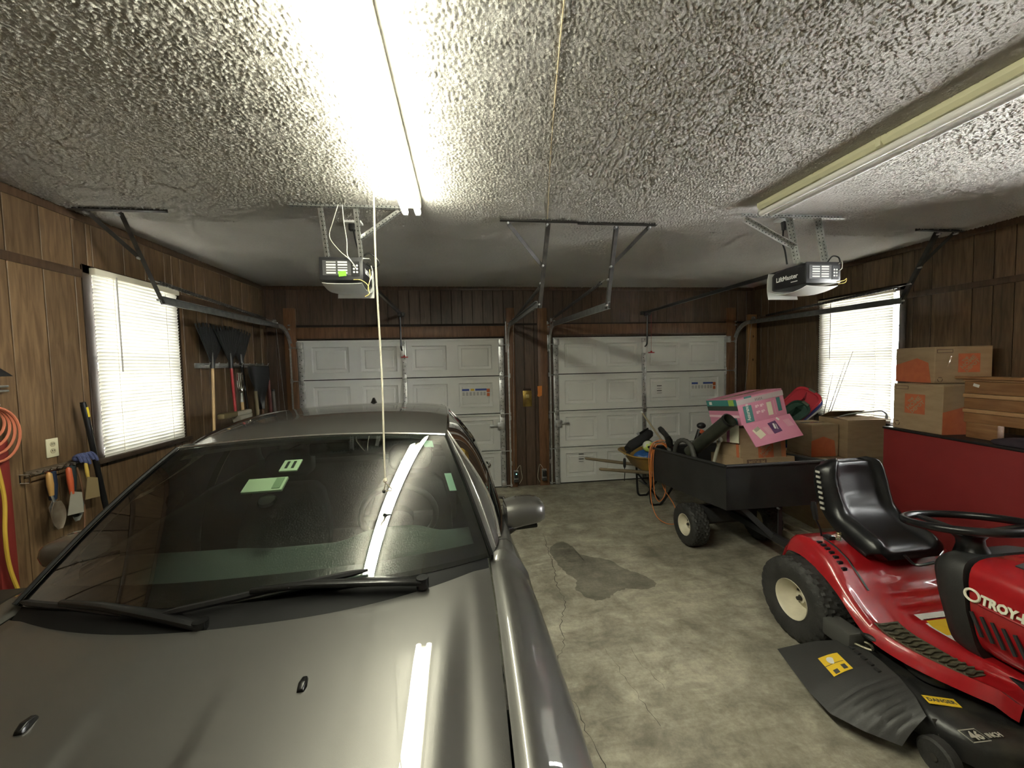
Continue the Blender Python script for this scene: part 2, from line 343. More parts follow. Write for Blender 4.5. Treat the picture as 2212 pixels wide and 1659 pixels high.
def side_wall(name, x, sgn, m, seams, win, label, zj, win2=None):
    wy0, wy1, wz0, wz1 = win; mb = MB(); a, b = sorted((x, x - sgn * .14)); lo_ = YF - .14
    if win2:
        v0, v1, u0, u1 = win2
        for (p, q, r, s_) in ((lo_, v0, 0, H + .01), (v0, v1, 0, u0), (v0, v1, u1, H + .01)): mb.box(a, b, p, q, r, s_)
        lo_ = v1
    for (p, q, r, s_) in ((lo_, wy0, 0, H + .01), (wy1, YB + .14, 0, H + .01), (wy0, wy1, 0, wz0), (wy0, wy1, wz1, H + .01)): mb.box(a, b, p, q, r, s_)
    wins = [win] + ([win2] if win2 else [])
    wl = mb.build(name, groove, smooth=0); tag(wl, label, 'wall', kind='structure')
    for i in range(len(seams) - 1):
        a0, a1 = seams[i], seams[i + 1]
        for z0, z1 in ((0.0, zj - .022), (zj + .022, H - .055)):
            hit = [w_ for w_ in wins if not (a1 <= w_[0] + .01 or a0 >= w_[1] - .01)]
            if hit: wy0, wy1, wz0, wz1 = hit[0]
            if not hit: board(wl, 'y', x, a0, a1, z0, z1, m, sgn=sgn)
            else:
                if a0 < wy0: board(wl, 'y', x, a0, wy0, z0, z1, m, sgn=sgn)
                if a1 > wy1: board(wl, 'y', x, wy1, a1, z0, z1, m, sgn=sgn)
                u0, u1 = max(a0, wy0), min(a1, wy1)
                if z0 < wz0: board(wl, 'y', x, u0, u1, z0, min(z1, wz0), m, sgn=sgn)
                if z1 > wz1: board(wl, 'y', x, u0, u1, max(z0, wz1), z1, m, sgn=sgn)
    a, b = sorted((x, x + sgn * .02)); wy0, wy1, wz0, wz1 = win; bs0 = win2[1] + .05 if win2 else YF
    MB().box(a, b, bs0, wy0 - .05, zj - .03, zj + .025).build('batten', trim_w, wl, bevel=.003)
    MB().box(a, b, wy1 + .05, YB, zj - .03, zj + .025).build('batten', trim_w, wl, bevel=.003)
    MB().box(a, b, YF, YB, H - .06, H - .002).build('cornice', trim_w, wl, bevel=.004)
    return wl
def seams(start, pat, lo, hi):
    s = [start]; i = 0
    while s[-1] < hi: s.append(s[-1] + pat[i % len(pat)]); i += 1
    s[-1] = hi; j = len(pat) - 1
    while s[0] > lo: s.insert(0, s[0] - pat[j % len(pat)]); j -= 1
    s[0] = lo; return s
WL = (3.09, 3.89, 1.16, 2.45); WR = (3.47, 4.33, 1.05, 2.43); W3 = (.75, 1.85, 1.00, 2.43)
side_wall('wall_left', XL, 1, wood_l, seams(2.595, [.195, .20, .14, .26, .20, .215], YF, YB), WL, 'brown wood panelled wall with the tool racks and outlet', 2.438)
side_wall('wall_right', XR, -1, wood_r, seams(2.65, [.13, .135, .30, .15, .20, .30], YF, YB), WR, 'dark wood panelled wall behind the stacked moving boxes', 2.36, W3)
# back wall with two door openings
D1, D2, DW, DH = -2.154, 1.302, 2.743, 2.134
mb = MB(); y0, y1 = YB + .012, YB + .15
for a, b, z0, z1 in ((XL - .14, D1, 0, H), (D1 + DW, D2, 0, H), (D2 + DW, XR + .14, 0, H), (D1, D1 + DW, DH, H), (D2, D2 + DW, DH, H)): mb.box(a, b, y0, y1, z0, z1 + .01)
wb = mb.build('wall_back', groove, smooth=0); tag(wb, 'red brown board panelled wall around the two garage doors', 'wall', kind='structure')
x = XL; k = 0
while x < XR - .01:
    x2 = min(x + .1435, XR)
    board(wb, 'x', YB, x, x2, 2.335, H - .05, wood_b, sgn=1)
    for lo, hi in ((XL, D1), (D1 + DW, D2), (D2 + DW, XR)):
        a, b = max(x, lo), min(x2, hi)
        if b - a > .015: board(wb, 'x', YB, a, b, 0.0, 2.31, wood_b, sgn=1)
    x = x2
for lo, hi in ((D1, D1 + DW), (D2, D2 + DW)):
    board(wb, 'x', YB, lo, hi, DH + .01, 2.31, wood_b)
MB().box(XL, XR, YB - .015, YB, H - .055, H - .002).build('cornice', trim_w, wb, bevel=.004)
MB().box(XL, XR, YB - .006, YB + .011, 2.309, 2.336).build('batten', groove, wb)
MB().box(XL, XL + .04, YB - .04, YB, 0, H - .05).build('corner_bead', trim_w, wb); MB().box(XR - .04, XR, YB - .04, YB, 0, H - .05).build('corner_bead', trim_w, wb)
wf = MB().box(XL - .14, XR + .14, YF - .14, YF, 0, H).build('wall_front', pm('drywall', (.50, .47, .42), .9, col2=(.55, .52, .47), nscale=2)); tag(wf, 'plain painted wall between garage and house, behind the viewer', 'wall', kind='structure')
def trim(n, x0, x1, y0, y1, z0, z1, label, m=post_w):
    c = V((x0 + x1) / 2, (y0 + y1) / 2, (z0 + z1) / 2); o = MB().box(x0 - c.x, x1 - c.x, y0 - c.y, y1 - c.y, z0 - c.z, z1 - c.z).build('trim_%d' % n, m, bevel=.004); o.location = c
    tag(o, label, 'trim', kind='structure')
trim(1, -2.30, -2.155, YB - .038, YB, 0, 2.555, 'dark wood jamb board beside the track nearest the rakes')
trim(2, .628, .745, YB - .038, YB, 0, 2.55, 'wood jamb board between brass plate and the car side garage door')
trim(3, 1.075, 1.213, YB - .038, YB, 0, 2.548, 'wood jamb board carrying the orange tag')
trim(4, 3.99, 4.13, YB - .038, YB, 0, 2.54, 'wood jamb board at the far edge of the garage door behind the cart')
trim(5, -2.155, .60, YB - .038, YB, 2.152, 2.30, 'wood header board above the garage door behind the car')
trim(6, 1.213, 3.985, YB - .038, YB, 2.165, 2.315, 'wood header board above the garage door behind the cart')
# ---------------------------------------------------------------- windows and blinds
win_frame = pm('window_frame_brown', (.03, .019, .013), .5, col2=(.05, .033, .022), nscale=9, stretch=(1, 1, .3))
sash_m = pm('window_sash_white', (.62, .62, .60), .5)
win_glass = glass('window_glass', (.97, .99, .98))
def window(n, x, sgn, win, label):   # sgn: direction into the room
    y0, y1, z0, z1 = win; r = thing('window_%d' % n, label, 'window', (x, (y0 + y1) / 2, z0), kind='structure')
    w2 = (y1 - y0) / 2; h = z1 - z0
    def bx(a0, a1, b0, b1, c0, c1): a, b = sorted((a0 * sgn, a1 * sgn)); return (a, b, b0, b1, c0, c1)
    f = MB()
    for b in ((-.12, .022, -w2 - .055, -w2 + .012, -.05, h + .05), (-.12, .022, w2 - .012, w2 + .055, -.05, h + .05), (-.12, .022, -w2 - .055, w2 + .055, h - .01, h + .05)): f.box(*bx(*b))
    f.build('casing', win_frame, r, bevel=.004)
    MB().box(*bx(-.12, .06, -w2 - .07, w2 + .07, -.035, .0)).build('window_sill', win_frame, r, bevel=.006)
    for k, (c0, c1, dx) in enumerate(((.0, h / 2 + .02, -.055), (h / 2 - .02, h, -.09))):
        s = MB()
        for b in ((dx - .03, dx, -w2 + .01, -w2 + .05, c0, c1), (dx - .03, dx, w2 - .05, w2 - .01, c0, c1), (dx - .03, dx, -w2 + .01, w2 - .01, c0, c0 + .045), (dx - .03, dx, -w2 + .01, w2 - .01, c1 - .045, c1)): s.box(*bx(*b))
        so = s.build('sash', sash_m, r, bevel=.003)
        for j in (-1, 1): MB().box(*bx(dx - .022, dx - .006, j * w2 / 3 - .009, j * w2 / 3 + .009, c0 + .04, c1 - .04)).build('muntin', sash_m, so)
        MB().box(*bx(dx - .022, dx - .006, -w2 + .04, w2 - .04, (c0 + c1) / 2 - .009, (c0 + c1) / 2 + .009)).build('muntin', sash_m, so)
        ys = [-w2 + .05, -w2 / 3, w2 / 3, w2 - .05]; zs = [c0 + .045, (c0 + c1) / 2, c1 - .045]
        for a in range(3):
            for b in range(2): MB().box(*bx(dx - .016, dx - .012, ys[a] + .009, ys[a + 1] - .009, zs[b] + .006, zs[b + 1] - .006)).build('pane', win_glass, so, smooth=0)
    return r
window(1, XL, 1, WL, 'double hung window in the brown wall, behind closed blinds'); window(2, XR, -1, WR, 'bright double hung window in the dark wall by the moving boxes')
window(3, XR, -1, W3, 'double hung window in the dark wall nearest the viewer')
slat_m = translucent('blind_slat', (.78, .77, .71), (.40, .40, .38), .045); rail_m = pm('blind_rail', (.72, .68, .56), .45)
def blind(x, sgn, y0, y1, z0, z1, n, label, tilt, wandy, top_close=.12):
    r = thing('window_blind', label, 'window blind', (x + sgn * .035, (y0 + y1) / 2, z0), group='white slatted window blinds'); w2 = (y1 - y0) / 2; h = z1 - z0
    MB().box(-.02, .024, -w2, w2, h - .046, h).build('headrail', rail_m, r, bevel=.004)
    MB().box(-.014, .014, -w2, w2, -.002, .016).build('bottom_rail', rail_m, r, bevel=.004)
    s = MB(); prof = [(-.0168, 0), (-.008, .0020), (0, .0028), (.008, .0020), (.0168, 0)]
    s.grid(lambda u, v: (interp(u, [i / 4 for i in range(5)], [p[0] for p in prof]), lerp(-w2 + .004, w2 - .004, v), interp(u, [i / 4 for i in range(5)], [p[1] for p in prof])), 5, 2)
    me = s.mesh('slat', slat_m, fix=False)
    for i in range(n):
        o = obj('slat', me, r, (0, 0, .03 + (h - .075) * i / (n - 1)), (0, -sgn * (tilt + random.uniform(-.04, .04)), random.uniform(-.002, .002)))
    for yy in (-w2 * .62, w2 * .62): MB().cyl((sgn * .012, yy, .01), (sgn * .012, yy, h - .03), .0013, 5).build('ladder_cord', rail_m, r)
    MB().cyl((sgn * .026, wandy, h - .72), (sgn * .024, wandy, h - .03), .0045, 6).build('wand', pm('wand_clear_plastic', (.35, .34, .32), .25), r)
blind(XL, 1, 3.085, 3.90, 1.135, 2.485, 50, 'white slatted blind on the window beside the tool rack', 1.27, -.24)
blind(XR, -1, 3.52, 4.37, 1.03, 2.455, 50, 'white slatted blind on the glaring window beside the moving boxes', 1.22, .25)
# ================================================================ GARAGE DOORS, TRACKS, OPENERS
door_w = pm('door_white_steel', (.69, .70, .68), .42, col2=(.73, .74, .72), nscale=3, bump=.05, bscale=90)
hole_m = pm('hole_gap_black', (.02, .02, .02), .8)
PX = [(.17, .645), (.80, 1.275), (1.47, 1.945), (2.10, 2.575)]; SH = DH / 4
def section_mesh():
    mb = MB(); xs = [0.0]
    for a, b in PX: xs += [a, b]
    xs.append(DW); zs = [0.007, .095, .44, SH - .007]
    for i in range(len(xs) - 1):
        for j in range(3):
            x0, x1, z0, z1 = xs[i], xs[i + 1], zs[j], zs[j + 1]
            if i % 2 == 1 and j == 1:
                rings = [(0, 0), (.012, .014), (.045, .024), (.056, .016)]; pts = []
                for d, y in rings: pts.append([(x0 + d, y, z0 + d), (x1 - d, y, z0 + d), (x1 - d, y, z1 - d), (x0 + d, y, z1 - d)])
                for a in range(len(pts) - 1):
                    for k in range(4): mb.add([pts[a][k], pts[a][(k + 1) % 4], pts[a + 1][(k + 1) % 4], pts[a + 1][k]], [(0, 1, 2, 3)])
                mb.add(pts[-1], [(0, 1, 2, 3)])
            else: mb.add([(x0, 0, z0), (x1, 0, z0), (x1, 0, z1), (x0, 0, z1)], [(0, 1, 2, 3)])
    mb.box(0, DW, .03, .04, .007, SH - .007)
    mb.box(0, DW, -.022, .03, SH - .030, SH - .006); mb.box(0, DW, -.010, .03, .007, .020)
    return mb.mesh('section', door_w, smooth=25)
SEC = section_mesh()
def stile_meshes(wd):
    s = MB().box(0, wd, -.022, .0, .02, SH - .026).mesh('stile', galv, bevel=.003)
    h = MB()
    for k in range(9):
        z = .06 + k * .052; xx = wd * (.35 if k % 2 else .65)
        h.cyl((xx, -.0235, z), (xx, -.021, z), .006, 8)
    return s, h.mesh('perforation', hole_m, smooth=0)
ST7 = stile_meshes(.075); ST6 = stile_meshes(.058)
hg = MB().cbox((0, -.030, .0), (.055, .008, .10)).cyl((-.03, -.036, 0), (.03, -.036, 0), .010, 10); hg.cbox((0, -.034, .045), (.03, .012, .03)); HINGE = hg.mesh('hinge', galv, bevel=.002)
rl = MB().cyl((0, -.04, 0), (-.085, -.04, 0), .006, 8).cyl((-.07, -.04, 0), (-.09, -.04, 0), .022, 14); ROLL = rl.mesh('roller', galv)
lbl_w = pm('label_white', (.72, .72, .70), .5); lbl_b = pm('label_blue', (.03, .07, .35), .5); lbl_o = pm('label_orange', (.55, .12, .03), .5); lbl_k = pm('label_print', (.06, .06, .06), .6); lbl_y = pm('label_yellow', (.75, .50, .03), .5); lbl_g = pm('label_lime', (.20, .75, .04), .5)
def sticker(parent, M, wd, ht, m, name='sticker', t=.0006):
    return MB().cbox((0, 0, 0), (wd, ht, t)).xf(M).build(name, m, parent, smooth=0)
def garage_door(n, dx, label):
    d = thing('door_%d' % n, label, 'garage door', (dx, YB + .004, 0), kind='structure')
    for k in range(4):
        sec = obj('section', SEC, d, (0, 0, k * SH))
        for xx, (sm, hm) in ((.0, ST7), (DW / 2 - .029, ST6), (DW - .075, ST7)):
            obj('stile', sm, sec, (xx, 0, 0)); obj('perforation', hm, sec, (xx, 0, 0))
    for k in (1, 2, 3):
        for xx in (.038, DW / 2, DW - .038): obj('hinge', HINGE, d, (xx, 0, k * SH - .006))
    for k in range(4):
        z = k * SH + (.03 if k == 0 else -.006); obj('roller', ROLL, d, (.01, 0, z)); o = obj('roller', ROLL, d, (DW - .01, 0, z)); o.scale.x = -1
    for xx, s in ((0.0, -1), (DW - .075, 1)):
        MB().box(0, .075, -.055, -.02, DH - .115, DH - .02).build('top_bracket', galv, d, bevel=.004).location.x = xx
        r_ = obj('roller', ROLL, d, (xx + (0.01 if s < 0 else .065), 0, DH - .10)); r_.scale.x = 1 if s < 0 else -1
    MB().box(.0, .075, -.05, -.02, .01, .09).build('bottom_bracket', galv, d, bevel=.004); MB().box(DW - .075, DW, -.05, -.02, .01, .09).build('bottom_bracket', galv, d, bevel=.004)
    lx = DW - .02 if n == 1 else .02; sg = -1 if n == 1 else 1
    lk = MB().box(min(lx, lx + sg * .09), max(lx, lx + sg * .09), -.045, -.022, 2 * SH - .23, 2 * SH - .13); lk.box(min(lx + sg * .08, lx + sg * .2), max(lx + sg * .08, lx + sg * .2), -.04, -.024, 2 * SH - .19, 2 * SH - .165); lk.build('slide_lock', galv, d, bevel=.003)
    MB().box(-.02, DW + .02, .042, .047, -.02, DH + .02).build('gap_backing', hole_m, d)  # black sheet added behind the sections: blocks daylight leaks, keeps the joints dark
    MB().box(0, DW, -.012, .03, -.0, .014).build('bottom_seal', blackp, d)
    # printed label on the second section
    LX, LZ = 2.335, 2 * SH + .30
    face = basis((LX, .0095, LZ), (1, 0, 0), (0, 0, 1))
    sk = sticker(d, face, .40, .115, lbl_w, 'label')
    def prn(cx, cz, w_, h_, m): MB().cbox((LX + cx, .0088, LZ + cz), (w_, .0008, h_)).build('print', m, sk, smooth=0)
    prn(-.14, .045, .10, .028, lbl_b); prn(-.045, .045, .05, .028, lbl_y if n == 1 else lbl_w); prn(.075, .045, .16, .028, lbl_b); prn(.178, .03, .045, .05, lbl_o); prn(.178, -.028, .04, .045, lbl_o)
    for a in (-.17, -.12, -.07, -.02, .03, .08, .125): prn(a, -.012, .03, .05, pm('print_grey', (.45, .45, .45), .6))
    return d
garage_door(1, D1, 'white raised panel sectional garage door behind the car')
dr2 = garage_door(2, D2, 'white raised panel sectional garage door behind the wheelbarrow')
for cx, cz in ((.40, .36), (1.62, 1.33)):
    s_ = MB()
    for k in range(4): s_.cbox((cx, -.0008 if k < 9 else 0, cz + .06 - .036 * k), (.075, .0012, .012 if k % 2 == 0 else .005))
    s_.build('warning_print', lbl_k, dr2, smooth=0)
# tracks ------------------------------------------------------------------
def channel(mb, path, wd, dp, side, t=.003):   # U channel swept in the YZ plane, opening toward `side` in x
    n = len(path); secs = []
    for i, p in enumerate(path):
        a = path[max(i - 1, 0)]; b = path[min(i + 1, n - 1)]; tn = (Vector(b) - Vector(a)).normalized(); nr = Vector((0, -tn.z, tn.y)); p = Vector(p)
        S = V(side, 0, 0)
        prof = [(dp, wd / 2), (0, wd / 2), (0, -wd / 2), (dp, -wd / 2), (dp, -wd / 2 + t), (t, -wd / 2 + t), (t, wd / 2 - t), (dp, wd / 2 - t)]
        secs.append([p + S * u + nr * v for u, v in prof])
    mb.loft(secs)
def angle_bar(mb, p0, p1, w_, up, t=.003):
    p0, p1 = Vector(p0), Vector(p1); tn = (p1 - p0).normalized(); n = tn.cross(Vector(up)).normalized(); u = n.cross(tn).normalized()
    prof = [(0, 0), (w_, 0), (w_, t), (t, t), (t, w_), (0, w_)]
    mb.loft([[p + n * a + u * b for a, b in prof] for p in (p0, p1)])
BOLTX = MB().cyl((-.013, 0, 0), (.013, 0, 0), .010, 6).mesh('bolt', galv); BOLTY = MB().cyl((0, -.012, 0), (0, .02, 0), .009, 6).mesh('hanger_bolt', galv)
def track(x, side, yend, zend, bracket, label, spr_end):
    """x: plane of the track back; side: +1 opens toward +x; bracket: ceiling bar (x0,x1,brace_x)"""
    r = thing('door_track', label, 'door track', (x, YB, 0), group='overhead door tracks'); yo = -YB
    yv = YB - .045; zt = 2.29; rad = .30
    vp = [(0, yv + yo, .02), (0, yv + yo, zt - rad)]; MBv = MB(); channel(MBv, vp, .055, .022 * 1, side); MBv.build('vertical_track', galv, r)
    cv = [(0, yv - rad + rad * math.cos(a) + yo, zt - rad + rad * math.sin(a)) for a in [math.pi / 2 * i / 10 for i in range(11)]]; m = MB(); channel(m, cv, .055, .022, side); m.build('curved_track', galv, r)
    hp = [(0, yv - rad + yo, zt), (0, yend + yo, zend)]; m = MB(); channel(m, hp, .058, .022, side); m.build('horizontal_track', pm('track_grey_steel', (.22, .23, .23), .42, .8, (.30, .31, .31), 20), r)
    fa = MB(); angle_bar(fa, (-side * .004, yv + .012 + yo, 1.93), (-side * .004, yv + .012 + yo, 2.36), .045, (0, 1, 0)); fa.build('flag_angle', galv, r)
    for z in (2.33, 2.28, 2.02): obj('bolt', BOLTX, r, (0, yv + yo - .004, z))
    obj('bolt', BOLTX, r, (0, yv - rad + yo - .05, zt + .035))
    for z in (.35, 1.0, 1.6): MB().box(-.012, .012, yv + yo - .01, -.002, z - .03, z + .03).build('wall_bracket', galv, r)
    # hanger
    bx0, bx1, brx, yb_ = bracket; h = MB(); angle_bar(h, (bx0 - x, yb_ + yo, H - .028), (bx1 - x, yb_ + yo, H - .028), .034, (0, 0, 1)); h.build('ceiling_angle', dark_iron, r)
    h = MB(); angle_bar(h, (-side * .01, yb_ + .01 + yo, H - .03), (-side * .01, yend + .02 + yo, zend - .03), .030, (0, 1, 0)); h.build('drop_hanger', dark_iron, r)
    zm = lerp(H, zend, .52); ym = lerp(yb_, yend, .52); h = MB(); h.bar((brx - x, yb_ + .012 + yo, H - .03), (-side * .012, ym + .012 + yo, zm), .028, .004, up=(0, 1, 0)); h.build('diagonal_brace', dark_iron, r)
    for p in ((-side * .01, yb_ + yo - .004, H - .045), (-side * .012, ym + yo - .006, zm), (-side * .012, yend + yo, zend), (brx - x, yb_ + yo - .004, H - .04), (-side * .012, lerp(yb_, yend, .8) + yo, spr_end)): obj('hanger_bolt', BOLTY, r, p)
    # extension spring above the track
    y1_, z1_ = lerp(yb_, yend, .8), spr_end; p0 = V(-side * .035, y1_ + .02 + yo, z1_); p1 = V(-side * .035, yv - rad - .02 + yo, zt + .05)
    dirv = (p1 - p0); Ln = dirv.length; dirv = dirv / Ln; s = MB(); a, b = p0 + dirv * .10, p0 + dirv * min(1.75, Ln - .25)
    n_, b_ = frame_from(dirv); turns = 46; pts = []; rr = .0165
    s.cyl(a, b, rr - .002, 10)
    for i in range(turns + 1):
        q = a.lerp(b, i / turns); s.tube([q - dirv * .006, q, q + dirv * .006], [rr - .003, rr + .001, rr - .003], 8, cap=False)
    s.build('extension_spring', dark_iron, r)
    MB().cyl(p0, a, .004, 6).build('spring_hook', galv, r)
    MB().tube([b, p1, p1 + V(0, .03, -.03), V(-side * .03, yv + yo - .02, .05)], .003, 6).build('lift_cable', galv, r)
    pu = MB().lathe([(.008, -.012), (.028, -.012), (.028, -.008), (.020, 0), (.028, .008), (.028, .012), (.008, .012)], p1, (1, 0, 0), 16); pu.build('pulley', galv, r)
track(D1 - .075, 1, 3.27, 2.295, (-2.50, -1.93, -2.42, 2.95), 'steel overhead door track running past the left window', 2.44)
track(D1 + DW + .07, -1, 3.33, 2.265, (.31, .905, .37, 2.96), 'steel overhead door track of the car side door, at the middle of the room', 2.43)
track(D2 - .07, 1, 3.19, 2.235, (.915, 1.55, 1.50, 2.985), 'steel overhead door track of the cart side door, at the middle of the room', 2.44)
track(D2 + DW + .075, -1, 3.22, 2.275, (3.89, 4.36, 4.30, 2.95), 'steel overhead door track running across the bright window', 2.42)
# openers -----------------------------------------------------------------
perf = pm('perforated_angle', (.40, .41, .40), .4, .85, (.58, .58, .56), 22)
def perf_angle(parent, p0, p1, w_, up, flip=1, name='perforated_angle'):
    m = MB(); angle_bar(m, p0, p1, w_, up); o = m.build(name, perf, parent)
    p0, p1 = Vector(p0), Vector(p1); tn = (p1 - p0); L_ = tn.length; tn = tn / L_; n = tn.cross(Vector(up)).normalized(); u = n.cross(tn).normalized()
    h = MB(); k = .025
    while k < L_ - .01:
        q = p0 + tn * k
        h.cyl(q + n * w_ * .55 - u * .0012, q + n * w_ * .55 + u * .0045, .0042, 6); h.cyl(q + u * w_ * .55 - n * .0012, q + u * w_ * .55 + n * .0045, .0042, 6); k += .028
    h.build('perforation', hole_m, o, smooth=0); return o
case_m = pm('opener_charcoal', (.022, .022, .024), .35, bump=.05, bscale=300); lens_m = pm('opener_lens', (.62, .63, .60), .35)
def opener(xc, yb_, ym, zc, yaw, label, first):
    r = thing('garage_door_opener', label, 'door opener', (xc, ym, zc), group='garage door openers')
    # local: +y toward the door; motor unit from y=0 to .36; body z -.085..+.075
    b = MB(); secs = []
    for y, k, dz in ((0, 1, 0), (.03, 1.0, 0), (.2, 1.0, 0), (.30, .96, -.003), (.34, .86, -.01)):
        hw = .14 * k; zt = .078 * k + dz; zb = -.078
        secs.append([(-hw, y, zb + .01), (-hw, y, zt - .02), (-hw + .02, y, zt), (hw - .02, y, zt), (hw, y, zt - .02), (hw, y, zb + .01), (hw - .012, y, zb), (-hw + .012, y, zb)])
    b.loft(secs); body = b.build('motor_housing', case_m, r, bevel=.006)
    MB().cbox((0, -.003, .0), (.285, .012, .155)).build('back_plate', case_m, r, bevel=.004)
    MB().cbox((-.028, -.0105, .004), (.185, .003, .10)).build('label_panel', pm('opener_panel', (.05, .05, .052), .5), r)
    lb = MB(); 
    for i in range(2):
        for k in range(5): lb.cbox((-.065 + i * .075, -.0125, .042 - k * .018), (.062, .0012, .011 if (k + i) % 3 else .006))
    lb.build('label_print', pm('opener_print', (.55, .55, .53), .5), r, smooth=0)
    tp = MB().cbox((.095, -.0105, -.002), (.055, .004, .10)); tp.build('terminal_panel', blackp, r)
    tb = MB()
    for i in range(2):
        for k in range(3): tb.cyl((.085 + i * .02, -.014, .02 - k * .022), (.085 + i * .02, -.009, .02 - k * .022), .007, 8)
    tb.build('terminal', white_pl, r)
    if first: sticker(r, basis((.008, -.0145, -.036), (1, 0, .12), (-.12, 0, 1)), .05, .034, lbl_g, 'lime_sticker')
    # lens covers: curved milky cover below and in front
    ls = MB(); ls.grid(lambda u, v: (lerp(-.132, .132, v), lerp(-.0, .36, u), -.078 - .062 * math.sin(math.pi * min(1, u * .92 + .08)) ** .7 * (1 - .25 * abs(2 * v - 1) ** 3)), 14, 9)
    ls.build('lamp_lens', lens_m, r, solid=.003)
    nose = MB(); nose.grid(lambda u, v: (lerp(-.135, .135, v), .345 + .05 * math.sin(math.pi * (.5 * u + .25)) - .02, lerp(-.14, .07, u)), 8, 7); nose.build('nose_cover', lens_m, r, solid=.004)
    Mt = basis((.1405, .17, .0), (0, 1, 0), (0, 0, 1)); MtL = basis((-.1405, .17, -.005), (0, -1, 0), (0, 0, 1))
    wt = pm('opener_logo_white', (.8, .8, .8), .5)
    if first: text('LiftMaster', .05, wt, r, Mt, bold=.001)
    else: text('LiftMaster', .05, wt, r, MtL, bold=.001); MB().cbox((-.1405, .10, -.045), (.001, .06, .006)).build('print', wt, r)
    # rail
    dy = (YB - .05) - ym; dzr = 2.47 - zc
    rail = MB().bar((0, .16, .088), (0, dy, dzr), .03, .034); rail.build('rail', pm('rail_dark_steel', (.05, .05, .05), .35, .7), r, bevel=.003)
    MB().cbox((0, dy + .02, dzr), (.09, .06, .05)).build('header_bracket', dark_iron, r, bevel=.003)
    MB().lathe([(.01, -.01), (.03, -.01), (.03, .01), (.01, .01)], (0, dy - .05, dzr - .03), (1, 0, 0), 14).build('chain_pulley', galv, r)
    ty = dy - .09; tz = lerp(.088, dzr, .96)
    MB().cbox((0, ty, tz - .03), (.04, .14, .04)).build('trolley', dark_iron, r, bevel=.004)
    # J arm to the door
    zd = DH - .16 - zc
    arm = MB().tube(spline([(0, ty, tz - .03), (0, ty + .01, tz - .18), (0, ty + .015, zd + .10), (0, ty + .03, zd + .03), (0, dy + .01, zd)], 5), .011, 6); arm.build('door_arm', blackm, r)
    MB().cbox((0, dy + .016, zd - .01), (.06, .05, .16)).build('arm_bracket', galv if first else white_pl, r, bevel=.003)
    cord = MB().tube([(.045, ty - .02, tz - .03), (.045, ty - .02, 1.895 - zc)], .0022, 5); cord.build('release_cord', pm('red_cord', (.35, .03, .03), .7) if not first else dark_iron, r)
    MB().cbox((.045, ty - .02, 1.885 - zc), (.09, .022, .014)).cbox((.045, ty - .02, 1.895 - zc), (.022, .02, .03)).build('release_handle', pm('red_plastic', (.45, .02, .02), .4), r, bevel=.004)
    # ceiling frame
    yb2 = yb_ - ym; zt = H - .03 - zc; x0, x1, ha, hb_, br = (-.29, .47, -.085, .14, .44) if first else (-.57, .27, -.165, .075, -.545)
    perf_angle(r, (x0, yb2, zt - .004), (x1, yb2, zt - .004), .034, (0, 0, 1))
    perf_angle(r, (ha, yb2 + .01, zt), (ha, .05, .075), .034, (0, -1, .1)); perf_angle(r, (hb_, yb2 + .01, zt), (hb_, .05, .075), .034, (0, -1, .1))
    k = hb_ if first else ha; perf_angle(r, (br, yb2 + .0, zt - .01), (k, lerp(yb2, .05, .62), lerp(zt, .075, .62)), .034, (0, -1, 0))
    MB().cbox((.02, .05, .080), (.32, .04, .006)).build('mounting_strap', perf, r)
    return r
op1 = opener(-.80, 2.775, 2.84, 2.435, 0, 'charcoal garage door opener with lime green sticker, above the car', True)
op2 = opener(2.67, 2.735, 2.62, 2.385, 0, 'charcoal garage door opener with white nose, above the cart', False)
wire_w = pm('white_wire', (.62, .60, .50), .6); wire_y = pm('yellow_wire', (.70, .55, .18), .6)
